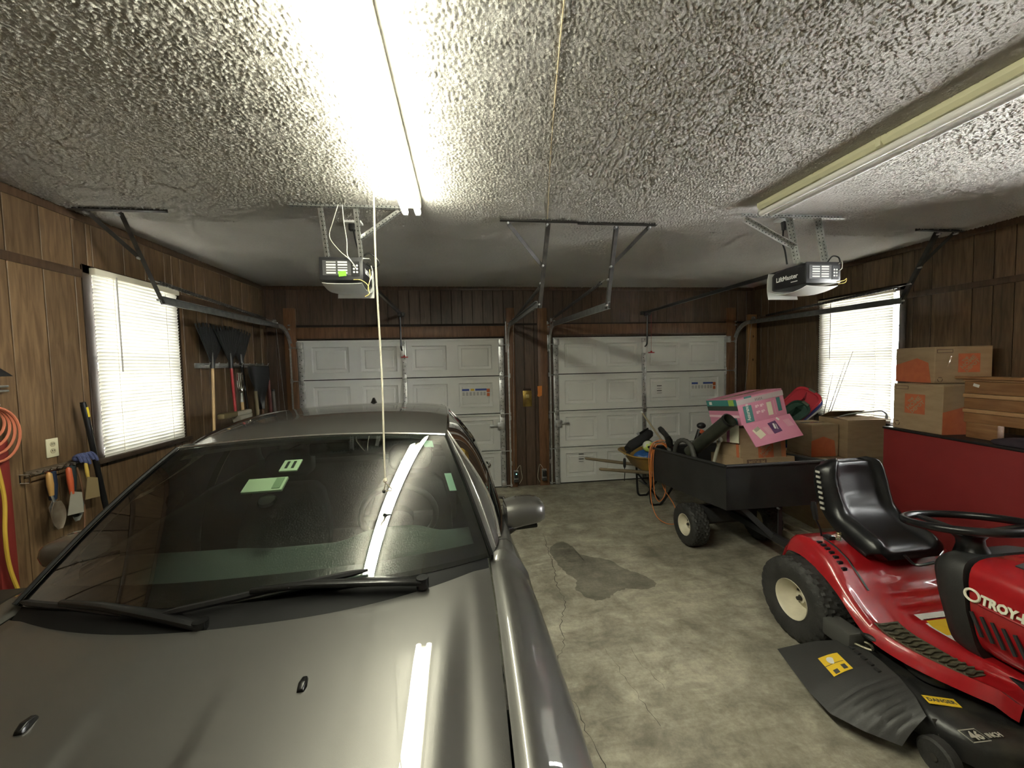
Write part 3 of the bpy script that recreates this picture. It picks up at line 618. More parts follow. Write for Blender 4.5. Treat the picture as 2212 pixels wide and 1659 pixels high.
def wires(r, zc, first):
    zt = H - .03 - zc
    if first:
        MB().tube(spline([(.03, -.12, zt), (-.02, -.08, zt - .1), (-.06, -.03, zt - .18), (.0, -.03, zt - .27), (.06, -.025, .06), (.09, -.014, .02)], 6), .003, 5).build('bell_wire', wire_w, r)
        MB().tube(spline([(.055, -.12, zt), (.05, -.08, zt - .1), (.05, -.03, zt - .2), (.05, -.03, .09), (.07, -.02, .05), (.1, -.014, .0)], 6), .003, 5).build('bell_wire', wire_w, r)
        MB().tube(spline([(.02, .25, H - .01 - zc), (.05, .2, zt - .13), (.10, .1, zt - .25), (.12, .06, .10), (.18, .05, .12), (.24, .06, .06), (.20, .08, .03), (.15, .08, .06)], 7), .0055, 6).build('power_cord', blackp, r)
        MB().cbox((.03, .25, H - .015 - zc), (.12, .08, .02)).build('ceiling_receptacle', white_pl, r, bevel=.004); MB().cbox((.02, .25, H - .05 - zc), (.05, .04, .05)).build('plug', blackp, r, bevel=.006)
        MB().tube(spline([(.18, .02, .0), (.185, .01, -.06), (.17, .0, -.13), (.18, -.01, -.17), (.15, -.01, -.19)], 5), .003, 5).build('antenna_wire', wire_y, r); MB().tube(spline([(.08, -.012, -.075), (.13, -.02, -.08), (.17, -.01, -.11), (.175, 0, -.15)], 5), .0025, 5).build('antenna_wire', wire_y, r)
        MB().tube(spline([(.19, .03, .03), (.20, .02, -.02), (.18, .0, -.09)], 5), .003, 5).build('bell_wire', wire_w, r)
    else:
        MB().tube(spline([(-.14, .2, H - .01 - zc), (-.15, .2, zt - .15), (-.13, .2, zt - .22), (-.11, .2, .11)], 6), .006, 6).build('power_cord', blackp, r)
        MB().cbox((-.14, .2, H - .012 - zc), (.12, .08, .02)).build('ceiling_receptacle', white_pl, r, bevel=.004); MB().cyl((-.14, .2, H - .09 - zc), (-.14, .2, H - .03 - zc), .016, 8, r2=.024).build('plug', blackp, r)
        MB().tube(spline([(.06, .02, .08), (.08, 0, .12), (.12, -.01, .11), (.13, -.015, .07)], 5), .005, 6).build('power_cord', blackp, r)
        MB().tube(spline([(.12, -.012, .06), (.14, -.02, .08), (.14, -.02, .03), (.12, -.014, .01)], 5), .0025, 5).build('bell_wire', wire_w, r)
        MB().tube(spline([(.11, -.012, -.07), (.16, -.02, -.06), (.18, -.02, -.045), (.17, -.02, -.075), (.12, -.012, -.085)], 5), .0025, 5).build('antenna_wire', wire_y, r)
wires(op1, 2.435, True); wires(op2, 2.385, False)
# fluorescent fixtures -----------------------------------------------------
def fixture(xc, y0, y1, lit, label):
    r = thing('fluorescent_light', label, 'ceiling light', (xc, (y0 + y1) / 2, H), group='ceiling tube lights'); L2 = (y1 - y0) / 2
    fm = pm('fixture_enamel', (.62, .60, .40), .4) if not lit else pm('fixture_enamel_white', (.70, .69, .58), .4)
    pr = [(-.062, -.004), (-.062, -.062), (-.050, -.070), (.050, -.070), (.062, -.062), (.062, -.004)] if lit else [(-.062, -.006), (-.062, -.03), (-.045, -.05), (.045, -.05), (.062, -.03), (.062, -.006)]
    zt_ = -.098 if lit else -.078
    MB().loft([[(a, y, b) for a, b in pr] for y in (-L2, L2)]).build('channel', fm, r, bevel=.002)
    tm = emis('tube_glow', (1.0, .99, .80), TUBE_POWER) if lit else pm('tube_off_white', (.78, .77, .74), .25)
    for s in (-1, 1):
        MB().cyl((s * .040, -L2 + .012, zt_), (s * .040, L2 - .012, zt_), .019, 16).build('tube', tm, r)
        for e in (-1, 1):
            MB().cyl((s * .040, e * (L2 - .014), zt_), (s * .040, e * (L2 - .001), zt_), .0195, 14).build('tube_cap', galv, r)
            MB().box(s * .040 - .016, s * .040 + .016, e * L2 - (.004 if e > 0 else -.0), e * L2 + (.0 if e > 0 else .004), zt_ - .017, zt_ + .038).build('lamp_holder', white_pl, r, bevel=.002)
    if not lit: MB().box(-.064, .064, .40, .425, -.052, -.004).build('coupling_clip', fm, r, bevel=.002)
    return r
fixture(-.295, .22, 2.65, True, 'glowing twin tube fluorescent light above the car')
fixture(2.145, .12, 2.56, False, 'unlit twin tube fluorescent light with yellowed channel')
# ================================================================ CAR
paint = pm('graphite_metallic_paint', (.088, .086, .080), .42, .80, coat=1.0, coatr=.015)
nt = paint.node_tree; b_ = nt.nodes['Principled BSDF']   # metal flake
n_ = nt.nodes.new('ShaderNodeTexNoise'); n_.inputs['Scale'].default_value = 900; n_.inputs['Detail'].default_value = 1; tc_ = nt.nodes.new('ShaderNodeTexCoord'); nt.links.new(tc_.outputs['Object'], n_.inputs[0])
bp_ = nt.nodes.new('ShaderNodeBump'); bp_.inputs['Strength'].default_value = .06; bp_.inputs['Distance'].default_value = .002; nt.links.new(n_.outputs[0], bp_.inputs['Height']); nt.links.new(bp_.outputs[0], b_.inputs['Normal'])
gl_w = glass('windshield_glass', (.62, .71, .65), 1.0, 2.05); gl_s = glass('side_glass', (.25, .32, .29), 1.0, 1.5)
trim_k = pm('black_gloss_trim', (.005, .005, .005), .26, spec=.35); frit = pm('black_glass_border', (.006, .007, .007), .35); chrome = pm('chrome', (.75, .75, .75), .08, 1.0)
dash_m = pm('dash_grey_green', (.10, .115, .105), .75, bump=.12, bscale=500); int_m = pm('interior_dark_cloth', (.035, .036, .036), .85); liner = pm('headliner', (.20, .20, .19), .9)
car = thing('sedan_car', 'dark grey metallic sedan parked nose toward the viewer', 'car', (-.65, 1.3, 0), math.radians(2.5))
OY = 1.3
def cb(mb, name, m, parent=car, **kw):
    mb.v = [V(p.x, p.y - OY, p.z) for p in mb.v]; return mb.build(name, m, parent, **kw)
def zh(y): return smoothc(y, [.08, .3, .6, .95, 1.2, 1.45], [.80, .885, .95, .998, 1.022, 1.035])     # hood centre height
def hw(y): return smoothc(y, [.08, .3, .6, 1.0, 1.4], [.56, .665, .695, .72, .735])                 # hood half width
def cowl_y(u): return 1.18 + .19 * abs(u) ** 2.4
def hood_pt(u, v):     # u -1..1, v 0 front..1 rear
    y = lerp(.08 + .12 * abs(u) ** 3, cowl_y(u), v); x = hw(y) * u; a = abs(x); z = zh(y)
    k = sstep(.05, .5, v) if v < 1 else 1
    z -= .006 * (a / .7) ** 2
    z -= .022 * sstep(.50 + .09 * v, .575 + .09 * v, a) * sstep(1.02, .55, v)           # shoulder step
    z -= .012 * sstep(.66, .74, a) 
    z -= .009 * (sstep(.132, .108, abs(x + .07))) * sstep(.92, .45, v)                               # centre spine
    z -= .10 * sstep(.22, 0, v) ** 2
    return (x, y, z)
def both(fn, nu, nv): return MB().grid(lambda a, b: fn(2 * a - 1, b), nu, nv)
cb(both(hood_pt, 97, 40), 'hood', paint, solid=.012, smooth=60)
# cowl under the wipers
def ws_base(u): return V(.742 * u, 1.255 + .15 * abs(u) ** 2.2, 1.052 - .016 * abs(u) ** 2)
def ws_top(u): return V(.585 * u, 1.965 - .035 * abs(u) ** 2, 1.432 - .022 * abs(u) ** 2)
def ws(u, v):
    a, b = ws_base(u), ws_top(u); p = a.lerp(b, v); n = V(0, -.52, .85)
    return p + n * (.030 * math.sin(math.pi * v) * (1 - .25 * u * u))
def cowl_pt(u, v):
    x, y, z = hood_pt(u, 1.0); q = ws(u * .99, .035); return V(x, y - .02, z - .022).lerp(V(q.x, q.y, q.z - .008), v)
cb(both(cowl_pt, 41, 6), 'cowl_panel', pm('cowl_black', (.004, .004, .004), .6, spec=.15))
cb(both(lambda u, v: ws(u, v), 41, 25), 'windshield', gl_w, smooth=60, fix=False)
def frit_band():
    mb = MB(); off = V(0, .004, -.006)
    w_ = .06
    mb.grid(lambda a, b: ws(2 * a - 1, lerp(0, .10, b)) + off, 41, 4); mb.grid(lambda a, b: ws(2 * a - 1, lerp(.965, 1, b)) + off, 41, 3)
    for s in (-1, 1): mb.grid(lambda a, b: ws(s * lerp(1 - w_, 1, b), a) + off, 25, 3)
    return mb
cb(frit_band(), 'glass_border', frit)
# roof
def zr(y): return smoothc(y, [1.965, 2.2, 2.6, 3.0, 3.3, 3.5], [1.434, 1.470, 1.493, 1.488, 1.466, 1.436])
def rail(y): return smoothc(y, [1.93, 2.4, 3.0, 3.5], [.588, .600, .592, .565])
def roof_pt(u, v):
    y = lerp(1.965 - .035 * u * u, 3.50 - .03 * u * u, v); return V(rail(y) * u, y, zr(y) - .022 * abs(u) ** 2 - .018 * abs(u) ** 6)
cb(both(roof_pt, 41, 40), 'roof', paint, solid=.02, smooth=60)
cb(both(lambda u, v: roof_pt(u * .97, v) + V(0, 0, -.035), 13, 10), 'headliner', liner)
cb(MB().tube([ws(-1 + 2 * i / 24, 1.0) + V(0, .004, .004) for i in range(25)], .006, 6), 'roof_seam', chrome)
fin = MB(); fin.loft([[(w2 * a, 3.36 + y, zr(3.36) + z) for a in (-1, 1)] + [(w2 * .2 * a, 3.36 + y, zr(3.36) + z + hh) for a in (1, -1)] for y, w2, z, hh in ((-.06, .012, -.004, .004), (-.02, .026, -.004, .028), (.02, .03, -.008, .052), (.05, .03, -.012, .055), (.065, .022, -.014, .012))]); cb(fin, 'antenna_fin', trim_k, bevel=.003)
# sides ------------------------------------------------------------------
def belt_x(y): return smoothc(y, [1.40, 1.6, 1.85, 2.4, 3.2, 4.1, 4.6], [.742, .800, .842, .862, .862, .82, .76])
def belt_z(y): return smoothc(y, [1.40, 1.7, 2.2, 3.0, 3.8, 4.6], [1.036, 1.012, 1.010, 1.03, 1.055, 1.05])
def top_x(y): return hw(min(y, 1.4)) + .006 if y < 1.42 else belt_x(y)
def top_z(y):
    if y < 1.42: p = hood_pt(1, (y - .2) / (1.37 - .2)); return max(.55, hood_pt(1, max(0, min(1, (y - .2) / 1.17)))[2])
    return belt_z(y)
def half(y): return smoothc(y, [.02, .25, .6, 1.0, 2.0, 3.2, 4.0, 4.6, 4.95], [.62, .84, .905, .93, .93, .935, .935, .88, .66])
def side_pt(y, t):    # t 0 top .. 1 sill
    tx, tz, hb = top_x(y), top_z(y), half(y); f = 1.0 if y < 1.42 else max(0.0, 1 - (y - 1.42) / .5)
    P_ = [(tx, tz), (lerp(tx + .02, tx + .055, f), tz + lerp(-.03, .007, f)), (hb - .045, tz - .085), (hb - .012, .80), (hb, .66), (hb - .004, .50), (hb - .022, .36), (hb - .035, .22)]
    k = t * (len(P_) - 1); i = min(int(k), len(P_) - 2); q = k - i
    def cr(c):
        p0 = P_[max(i - 1, 0)][c]; p1 = P_[i][c]; p2 = P_[i + 1][c]; p3 = P_[min(i + 2, len(P_) - 1)][c]
        return .5 * (2 * p1 + (p2 - p0) * q + (2 * p0 - 5 * p1 + 4 * p2 - p3) * q * q + (3 * p1 - p0 - 3 * p2 + p3) * q ** 3)
    return cr(0), cr(1)
WHY = (.95, 4.0); WRAD = .335; ARCH = .375
def t_low(y):
    zl = .20
    for c in WHY:
        if abs(y - c) < ARCH: zl = max(zl, .335 + math.sqrt(ARCH ** 2 - (y - c) ** 2))
    lo, hi = 0.0, 1.0
    for _ in range(24):
        md = (lo + hi) / 2
        if side_pt(y, md)[1] > zl: lo = md
        else: hi = md
    return hi
def side_panel(y0, y1, s, n=40, nt_=18):
    mb = MB()
    def fn(a, b):
        y = lerp(y0, y1, a); t = b * t_low(y); x, z = side_pt(y, t); fl = 0
        for c in WHY: fl = max(fl, .018 * math.exp(-((math.hypot(y - c, z - .335) - ARCH) / .05) ** 2))
        return V(s * (x + fl), y, z)
    return mb.grid(fn, n, nt_)
for s in (-1, 1):
    for nm, y0, y1, n in (('front_fender', .06, 1.565, 60), ('front_door', 1.572, 2.63, 24), ('rear_door', 2.637, 3.60, 24), ('rear_fender', 3.607, 4.93, 50)):
        o = cb(side_panel(y0, y1, s, n), nm, paint, solid=.006, smooth=60)
        if nm.endswith('door'):
            yh = y1 - .16; xh, zh_ = half(yh) + .006, .86
            hd = MB().tube(spline([(s * (xh - .03), yh - .09, zh_), (s * (xh + .014), yh - .075, zh_), (s * (xh + .02), yh, zh_ + .004), (s * (xh + .014), yh + .075, zh_), (s * (xh - .03), yh + .09, zh_)], 5), .011, 8); cb(hd, 'door_handle', chrome, o)
def up_pt(y, v, s):
    ry = min(max(y, 1.93), 3.5); x = lerp(belt_x(y), rail(ry), v); zt = zr(max(ry, 1.965)) - .040; z = lerp(belt_z(y), zt, v); x += .03 * math.sin(math.pi * v)
    return V(s * x, y, z)
def edgeA(v): q = ws(1, v); return q
def strip(f0, f1, n=20, k=3): return MB().grid(lambda a, b: f0(a).lerp(f1(a), b), n, k)
for s in (-1, 1):
    eA = lambda v, s=s: V(s * ws(1, v).x, ws(1, v).y, ws(1, v).z)
    yA1 = lambda v: lerp(1.60, 2.06, v); yB0 = lambda v: 2.60; yB1 = lambda v: 2.70; yC0 = lambda v: lerp(3.62, 3.30, v); yR = lambda v: lerp(4.20, 3.50, v)
    def glue(yf, s=s): return lambda v: up_pt(yf(v), v, s)
    ap = MB().grid(lambda a, b: eA(a).lerp(up_pt(yA1(a), a, s), b) + V(s * .010, -.004, .010) * math.sin(math.pi * b), 24, 6); cb(ap, 'a_pillar', paint, solid=.01, smooth=60)
    cb(MB().tube([eA(i / 20) + V(s * .006, -.002, .006) for i in range(21)], .007, 6), 'pillar_trim', trim_k)
    cb(MB().tube([eA(i / 20).lerp(up_pt(yA1(i / 20), i / 20, s), .30) + V(s * .010, -.004, .011) for i in range(21)], .0035, 6), 'drip_moulding', chrome)
    cb(strip(glue(yA1), glue(yB0), 14, 8), 'side_window', gl_s, fix=False); cb(MB().grid(lambda a, b: up_pt(lerp(2.60, 2.70, b), a, s) + V(s * .003, 0, 0), 12, 3), 'b_pillar', trim_k)
    cb(strip(glue(yB1), glue(yC0), 14, 8), 'side_window', gl_s, fix=False); cb(strip(glue(yC0), glue(yR), 14, 8), 'c_pillar', paint, solid=.01, smooth=60)
    cb(MB().tube([up_pt(yA1(i / 8), i / 8, s) + V(s * .004, 0, .0) for i in range(9)] + [up_pt(lerp(2.06, 3.30, i / 12), 1.0, s) + V(s * .006, 0, .002) for i in range(1, 13)] + [up_pt(yC0(1 - i / 8), 1 - i / 8, s) + V(s * .004, 0, 0) for i in range(1, 9)], .008, 6), 'window_surround', chrome)
    rr = MB().grid(lambda a, b: (up_pt(lerp(1.95, 3.5, a), 1.0, s)).lerp(roof_pt(s, a), b) + V(s * .006, 0, .0) * math.sin(math.pi * b), 20, 5); cb(rr, 'roof_rail', paint, smooth=60)
    cb(MB().tube([V(s * (belt_x(y) + .004), y, belt_z(y) + .006) for y in [1.62 + i * .1 for i in range(21)]], .008, 6), 'belt_moulding', chrome)
# rear glass, deck, bumpers, underbody
cb(both(lambda u, v: V(lerp(.68, .565, v) * u, lerp(4.20 + .06 * (1 - u * u), 3.50 + .0 * u, v), lerp(1.06, zr(3.5) - .022 * u * u, v) + .02 * math.sin(math.pi * v)), 15, 10), 'rear_window', gl_s, fix=False)
cb(both(lambda u, v: V(lerp(.80, .70, v) * u, lerp(4.2, 4.90 - .08 * u * u, v), lerp(1.062, 1.03, v) - .015 * u * u), 15, 10), 'trunk_lid', paint, solid=.01)
def fascia(yc, sg):
    def fn(a, b):
        u = 2 * a - 1; zt = .80 if sg < 0 else 1.03; bul = math.sin(math.pi * (b * .9 + .05)) ** .5
        return V((.62 + .22 * abs(u) ** 0) * u * .98 * (.9 + .1 * bul), yc + sg * (.10 * bul - .20 * abs(u) ** 3.0), lerp(.20, zt, b))
    return MB().grid(fn, 31, 14)
fb = cb(fascia(.12, -1), 'front_bumper', paint, smooth=60); cb(fascia(4.88, 1), 'rear_bumper', paint, smooth=60)
cb(MB().cbox((0, .045, .60), (.80, .03, .20)), 'grille', trim_k, bevel=.01)
for s in (-1, 1): cb(MB().sphere((s * .60, .13, .66), (.13, .06, .07)), 'headlamp', chrome); cb(MB().sphere((s * .66, 4.86, .85), (.10, .05, .10)), 'tail_lamp', pm('red_lens', (.3, .01, .01), .2))
cb(MB().box(-.80, .80, .25, 4.75, .19, .32), 'underbody', blackp); cb(MB().box(-.64, .64, .25, 1.36, .3, .80), 'engine_bay', blackp)
cb(MB().box(-.80, .80, 1.55, 4.0, .32, .45), 'cabin_floor', int_m)
tyre_p = [(.20, -.105), (.31, -.11), (.332, -.085), (.335, 0), (.332, .085), (.31, .11), (.20, .105)]
for c in WHY:
    for s in (-1, 1):
        wl_ = cb(MB().lathe(tyre_p, (s * .80, c, .335), (1, 0, 0), 32), 'tyre', rubber); cb(MB().lathe([(0, .10), (.06, .10), (.09, .085), (.17, .10), (.205, .108), (.21, .09), (.21, -.1), (.0, -.1)], (s * .80, c, .335), (s, 0, 0), 24), 'wheel_rim', pm('alloy', (.5, .5, .5), .25, .9), wl_)
        cb(MB().grid(lambda a, b: V(s * lerp(.62, .90, b), c + ARCH * math.cos(math.pi * a), .335 + ARCH * math.sin(math.pi * a)), 20, 3), 'wheel_well', blackp)
# mirrors
for s in (-1, 1):
    m = MB(); secs = []
    for k in range(9):
        t = k / 8; x = lerp(.870, 1.065, t); sc = [.95, 1.0, 1.02, 1.03, 1.03, 1.03, 1.02, .97, .78][k]; zc = 1.005 + .004 * t; ring = []
        for j in range(16):
            q = 2 * math.pi * j / 16; cy, cz = math.cos(q), math.sin(q); ex = abs(cy) ** .38 * (1 if cy > 0 else -1); ez = abs(cz) ** .42 * (1 if cz > 0 else -1)
            ring.append((s * x, 1.885 + .075 * ex * sc + .03 * t - (.02 if cy < 0 else 0) * (1 - abs(cz)), zc + (.064 - .012 * t) * ez * sc + .006 * math.sin(3.1 * t)))
        secs.append(ring)
    mo = cb(m.loft(secs), 'door_mirror', paint, smooth=60)
    cb(MB().box(min(s * .89, s * 1.045), max(s * .89, s * 1.045), 1.958, 1.966, .955, 1.06), 'mirror_glass', chrome, mo)
    cb(MB().loft([[(s * .83, 1.72, .985), (s * .83, 1.92, .985), (s * .83, 1.92, .945), (s * .83, 1.72, .945)], [(s * .92, 1.84, .965), (s * .92, 1.92, .965), (s * .92, 1.92, .935), (s * .92, 1.84, .935)], [(s * 1.03, 1.85, .955), (s * 1.03, 1.93, .955), (s * 1.03, 1.93, .935), (s * 1.03, 1.85, .935)]]), 'mirror_arm', trim_k, mo, bevel=.006)
# wipers (blade follows the glass)
def wiper(u0, v0, u1, v1, pivot, ublend):
    pts = [ws(lerp(u0, u1, i / 12), lerp(v0, v1, i / 12)) + V(0, -.014, .022 - .010 * abs(2 * i / 12 - 1)) for i in range(13)]
    r = cb(MB().tube(pts, [.004] + [.010] * 11 + [.004], 6), 'wiper_blade', pm('wiper_rubber', (.004, .004, .004), .5, spec=.25))
    md = pts[int(12 * ublend)] + V(0, -.004, .012); pv = V(*pivot)
    a = MB(); a.loft([[p + n * w2 + V(0, 0, h2) for n, h2 in ((V(0, -1, 0), -.008), (V(0, 1, 0), -.008), (V(0, 1, 0), .008), (V(0, -1, 0), .008))] for p, w2 in ((pv, .020), (pv.lerp(md, .25) + V(0, 0, .008), .020), (pv.lerp(md, .7) + V(0, 0, .010), .013), (md, .008))])
    cb(a, 'wiper_arm', trim_k, r, bevel=.004); cb(MB().cyl(pv + V(0, 0, -.02), pv + V(0, 0, .014), .020, 12), 'wiper_pivot', trim_k, r)
wiper(-.33, -.025, .44, .055, (.50, 1.262, 1.048), .42)
wiper(-.97, .015, -.44, -.02, (-.12, 1.20, 1.026), .48)
for x in (-.32, .235):
    p = hood_pt(x / hw(.95), (.95 - .1) / (cowl_y(0) - .1)); cb(MB().loft([[(x + a * w2, .95 + y, p[2] + z) for a, z in ((-1, z0), (1, z0), (.6, z1), (-.6, z1))] for y, w2, z0, z1 in ((-.020, .009, -.004, .004), (-.006, .012, -.004, .012), (.016, .009, -.004, .009), (.022, .005, -.004, .0))]), 'washer_nozzle', trim_k, bevel=.002)
# interior
def dash_pt(u, v):
    y = lerp(1.33 + .10 * u * u, 1.86 + .03 * u * u, v); z = smoothc(v, [0, .25, .6, .85, 1], [1.015, 1.018, 1.005, .985, .90]); x = .73 * u
    z += .045 * math.exp(-((x - .34) / .17) ** 4) * sstep(.35, .75, v) * (1 - sstep(.9, 1.0, v) * .3); z += .010 * sstep(-.15, -.30, x) * sstep(.3, .5, v)
    return V(x, y, z)
ds = cb(both(dash_pt, 41, 24), 'dashboard', dash_m)
for x0, x1, yy in ((-.62, -.12, 1.50), (.02, .30, 1.46), (.32, .62, 1.50)):
    cb(MB().tube(spline([dash_pt(x / .73, .20) + V(0, yy - 1.50, .002) for x in [lerp(x0, x1, i / 6) for i in range(7)]], 2), .012, 6), 'defroster_slot', blackp, ds)
cb(MB().box(-.72, .72, 1.84, 1.90, .45, .92), 'dash_front', int_m)
sw = MB(); c_ = V(.34, 2.02, .995); ax = V(0, .93, .37).normalized(); n1, n2 = V(1, 0, 0), ax.cross(V(1, 0, 0)).normalized()
sw.tube([c_ + (n1 * math.cos(q) + n2 * math.sin(q)) * .185 for q in [2 * math.pi * i / 40 for i in range(40)]], .016, 10, closed=True)
so_ = cb(sw, 'steering_wheel', pm('wheel_leather', (.05, .055, .052), .5))
cb(MB().cyl(c_ - ax * .05, c_ - ax * .01, .075, 16).bar(c_ - n1 * .17, c_ + n1 * .17, .03, .02).bar(c_, c_ + V(0, -.17, -.02) * 0 + (-n2 if n2.z > 0 else n2) * .17, .03, .02), 'wheel_hub', int_m, so_)
def seat(x):
    s = MB(); s.loft([[(x + a * w2, y + b * .06, z) for a, b in ((-1, -.5), (-.7, -1), (.7, -1), (1, -.5), (1, .6), (.7, 1), (-.7, 1), (-1, .6))] for z, y, w2 in ((.42, 2.36, .25), (.6, 2.40, .26), (.85, 2.47, .25), (1.02, 2.52, .20), (1.06, 2.53, .15))])
    so = cb(s, 'car_seat', int_m, bevel=.01); cb(MB().loft([[(x + a * w2, 2.56 + b * .045, z) for a, b in ((-1, -1), (1, -1), (1, 1), (-1, 1))] for z, w2 in ((1.10, .10), (1.13, .135), (1.22, .135), (1.26, .10))]), 'headrest', int_m, so, bevel=.02)
    cb(MB().box(x - .25, x + .25, 1.95, 2.42, .42, .56), 'seat_cushion', int_m, so, bevel=.04)
seat(.36); seat(-.36)
cb(MB().box(-.66, .66, 3.25, 3.45, .45, 1.02), 'rear_seat', int_m, bevel=.05); cb(MB().box(-.66, .66, 3.44, 4.15, .99, 1.03), 'parcel_shelf', int_m)
cb(MB().loft([[(x, 1.98 + .012 * a, 1.365 + .03 * b) for a, b in ((-1, -1), (1, -1), (1, 1), (-1, 1))] for x in (-.06, .03, .12)]), 'rear_view_mirror', trim_k, bevel=.01); cb(MB().cyl((.03, 1.96, 1.375), (.03, 1.90, 1.40), .010, 8), 'mirror_stem', trim_k)
tagm = pm('tag_pale_green', (.62, .72, .50), .5)
def on_glass(u, v, wd, ht, m, name, th=.006, off=-.008):
    p = ws(u, v); du = (ws(u + .02, v) - ws(u - .02, v)).normalized(); dv = (ws(u, v + .02) - ws(u, v - .02)).normalized(); n = du.cross(dv).normalized(); q = p + n * off
    return cb(MB().cbox((0, 0, 0), (wd, ht, th)).xf(basis(q, du, dv)), name, m, bevel=.002), q, du, dv, n
o, q, du, dv, n = on_glass(-.115, .745, .072, .075, tagm, 'toll_tag', .008, -.014)
for k in (-1, 1): cb(MB().cbox((0, 0, 0), (.010, .045, .004)).xf(basis(q + du * k * .013 + n * .005, du, dv)), 'tag_slot', blackp, o)
o, q, du, dv, n = on_glass(-.205, .60, .15, .075, tagm, 'toll_transponder', .012, -.014); cb(MB().cbox((0, 0, 0), (.03, .06, .004)).xf(basis(q + du * .05 + n * .007, du, dv)), 'transponder_label', pm('tag_green', (.30, .40, .25), .5), o); cb(MB().lathe([(.0, 0), (.03, .0), (.034, .012), (.0, .02)], q - dv * .07 - n * .01 + du * .03, tuple(-n), 14), 'sensor_pod', trim_k, o)
mint = pm('sticker_mint', (.42, .62, .50), .6)
on_glass(.84, .90, .045, .05, mint, 'sticker', .001, -.003); on_glass(.915, .53, .03, .10, mint, 'sticker', .001, -.003); on_glass(.62, .70, .006, .045, white_pl, 'sticker', .001, -.003)
# hanging parking cord
rp = thing('parking_guide_cord', 'white cord hanging from the glowing light to the car windshield', 'cord', (-.302, 1.52, 1.325))
tw = pm('cotton_cord', (.66, .62, .48), .8, bump=.4, bscale=500)
MB().tube(spline([(.004, 0, 1.452), (.0, 0, 1.2), (-.004, 0, .80), (.002, 0, .4), (0, 0, .10), (0, 0, .0)], 10), .0036, 8).build('cord', tw, rp)
MB().sphere((0, 0, .0), (.008, .008, .010)).build('knot', tw, rp)
MB().tube([(0, 0, -.008), (.022, .003, -.036), (.021, .003, -.043), (-.003, .0, -.042), (-.005, 0, -.038)], .0026, 6, closed=True).build('end_ring', pm('cord_ring', (.25, .22, .14), .5), rp)
MB().sphere((-.006, 0, -.043), .007).build('end_bead', trim_k, rp)
# ================================================================ RIDING MOWER
MX, MY = 2.54, 1.70
mow = thing('riding_mower', 'red riding lawn mower with black seat parked beside the red cabinet', 'riding mower', (MX, MY, 0))
def mbld(mb, name, m, parent=mow, **kw):
    mb.v = [V(p.x - MX, p.y - MY, p.z) for p in mb.v]; return mb.build(name, m, parent, **kw)
cream = pm('cream_wheel_paint', (.62, .58, .45), .4, col2=(.55, .51, .39), nscale=18)
def treaded(c, axis, R, W, rim_r, lugs, depth, n=96, pat=0):
    """turf tyre: surface of revolution with tread relief; axis is a unit vector, c the wheel centre"""
    ax = Vector(axis).normalized(); u, w_ = frame_from(ax); c = Vector(c); h = W / 2
    prof = [(rim_r, -h * .80), (rim_r + .01, -h * .86), (lerp(rim_r, R, .45), -h), (lerp(rim_r, R, .75), -h * .98), (R * .965, -h * .86), (R * .985, -h * .74)]
    mid = [(R, h * k) for k in (-.60, -.40, -.20, 0, .20, .40, .60)]; prof = prof + mid + [(a, -b) for a, b in reversed(prof)]
    mb = MB()
    def fn(i, j):
        k = int(round(j * (len(prof) - 1))); r, x = prof[k]; q = 2 * math.pi * i
        if 4 <= k <= len(prof) - 5:
            ph = lugs * q / (2 * math.pi) + (.5 if k % 2 else 0) + .18 * math.sin(k * 1.3)
            r -= depth * (1 if (ph % 1.0) > .68 else 0)
        return c + ax * x + (u * math.cos(q) + w_ * math.sin(q)) * r
    return mb.grid(fn, n, len(prof), cu=True)
def wheel(parent, bld, c, s, R, W, rim_r, lugs, depth):
    t = bld(treaded(c, (1, 0, 0), R, W, rim_r, lugs, depth, n=lugs * 4), 'tyre', rubber, parent, smooth=32)
    h = W / 2; o = Vector(c)
    bld(MB().lathe([(.0, .20 * h), (.018, .20 * h), (.018, .30 * h), (.03, .30 * h), (.03, .08 * h), (rim_r * .62, .02 * h), (rim_r * .72, .30 * h), (rim_r * .93, .62 * h), (rim_r * .97, .80 * h), (rim_r + .006, .88 * h), (rim_r + .008, .80 * h), (rim_r, .70 * h), (rim_r, -.8 * h), (0, -.8 * h)], o, (s, 0, 0), 36), 'wheel_rim', cream, t, smooth=35)
    bld(MB().cyl(o + V(s * h * .28, 0, 0), o + V(s * h * .48, 0, 0), .012, 10), 'axle_cap', dark_iron, t)
    for k in range(4):
        q = k * math.pi / 2 + .6; p = o + V(s * .03 * h, rim_r * .45 * math.cos(q), rim_r * .45 * math.sin(q)); bld(MB().cyl(p, p + V(s * .012, 0, 0), .008, 6), 'lug_nut', dark_iron, t)
    return t
for s in (-1, 1): wheel(mow, mbld, (MX + s * .435, 2.145, .25), s, .25, .24, .112, 26, .013)
for s in (-1, 1): wheel(mow, mbld, (MX + s * .40, .86, .19), s, .19, .16, .085, 22, .007)
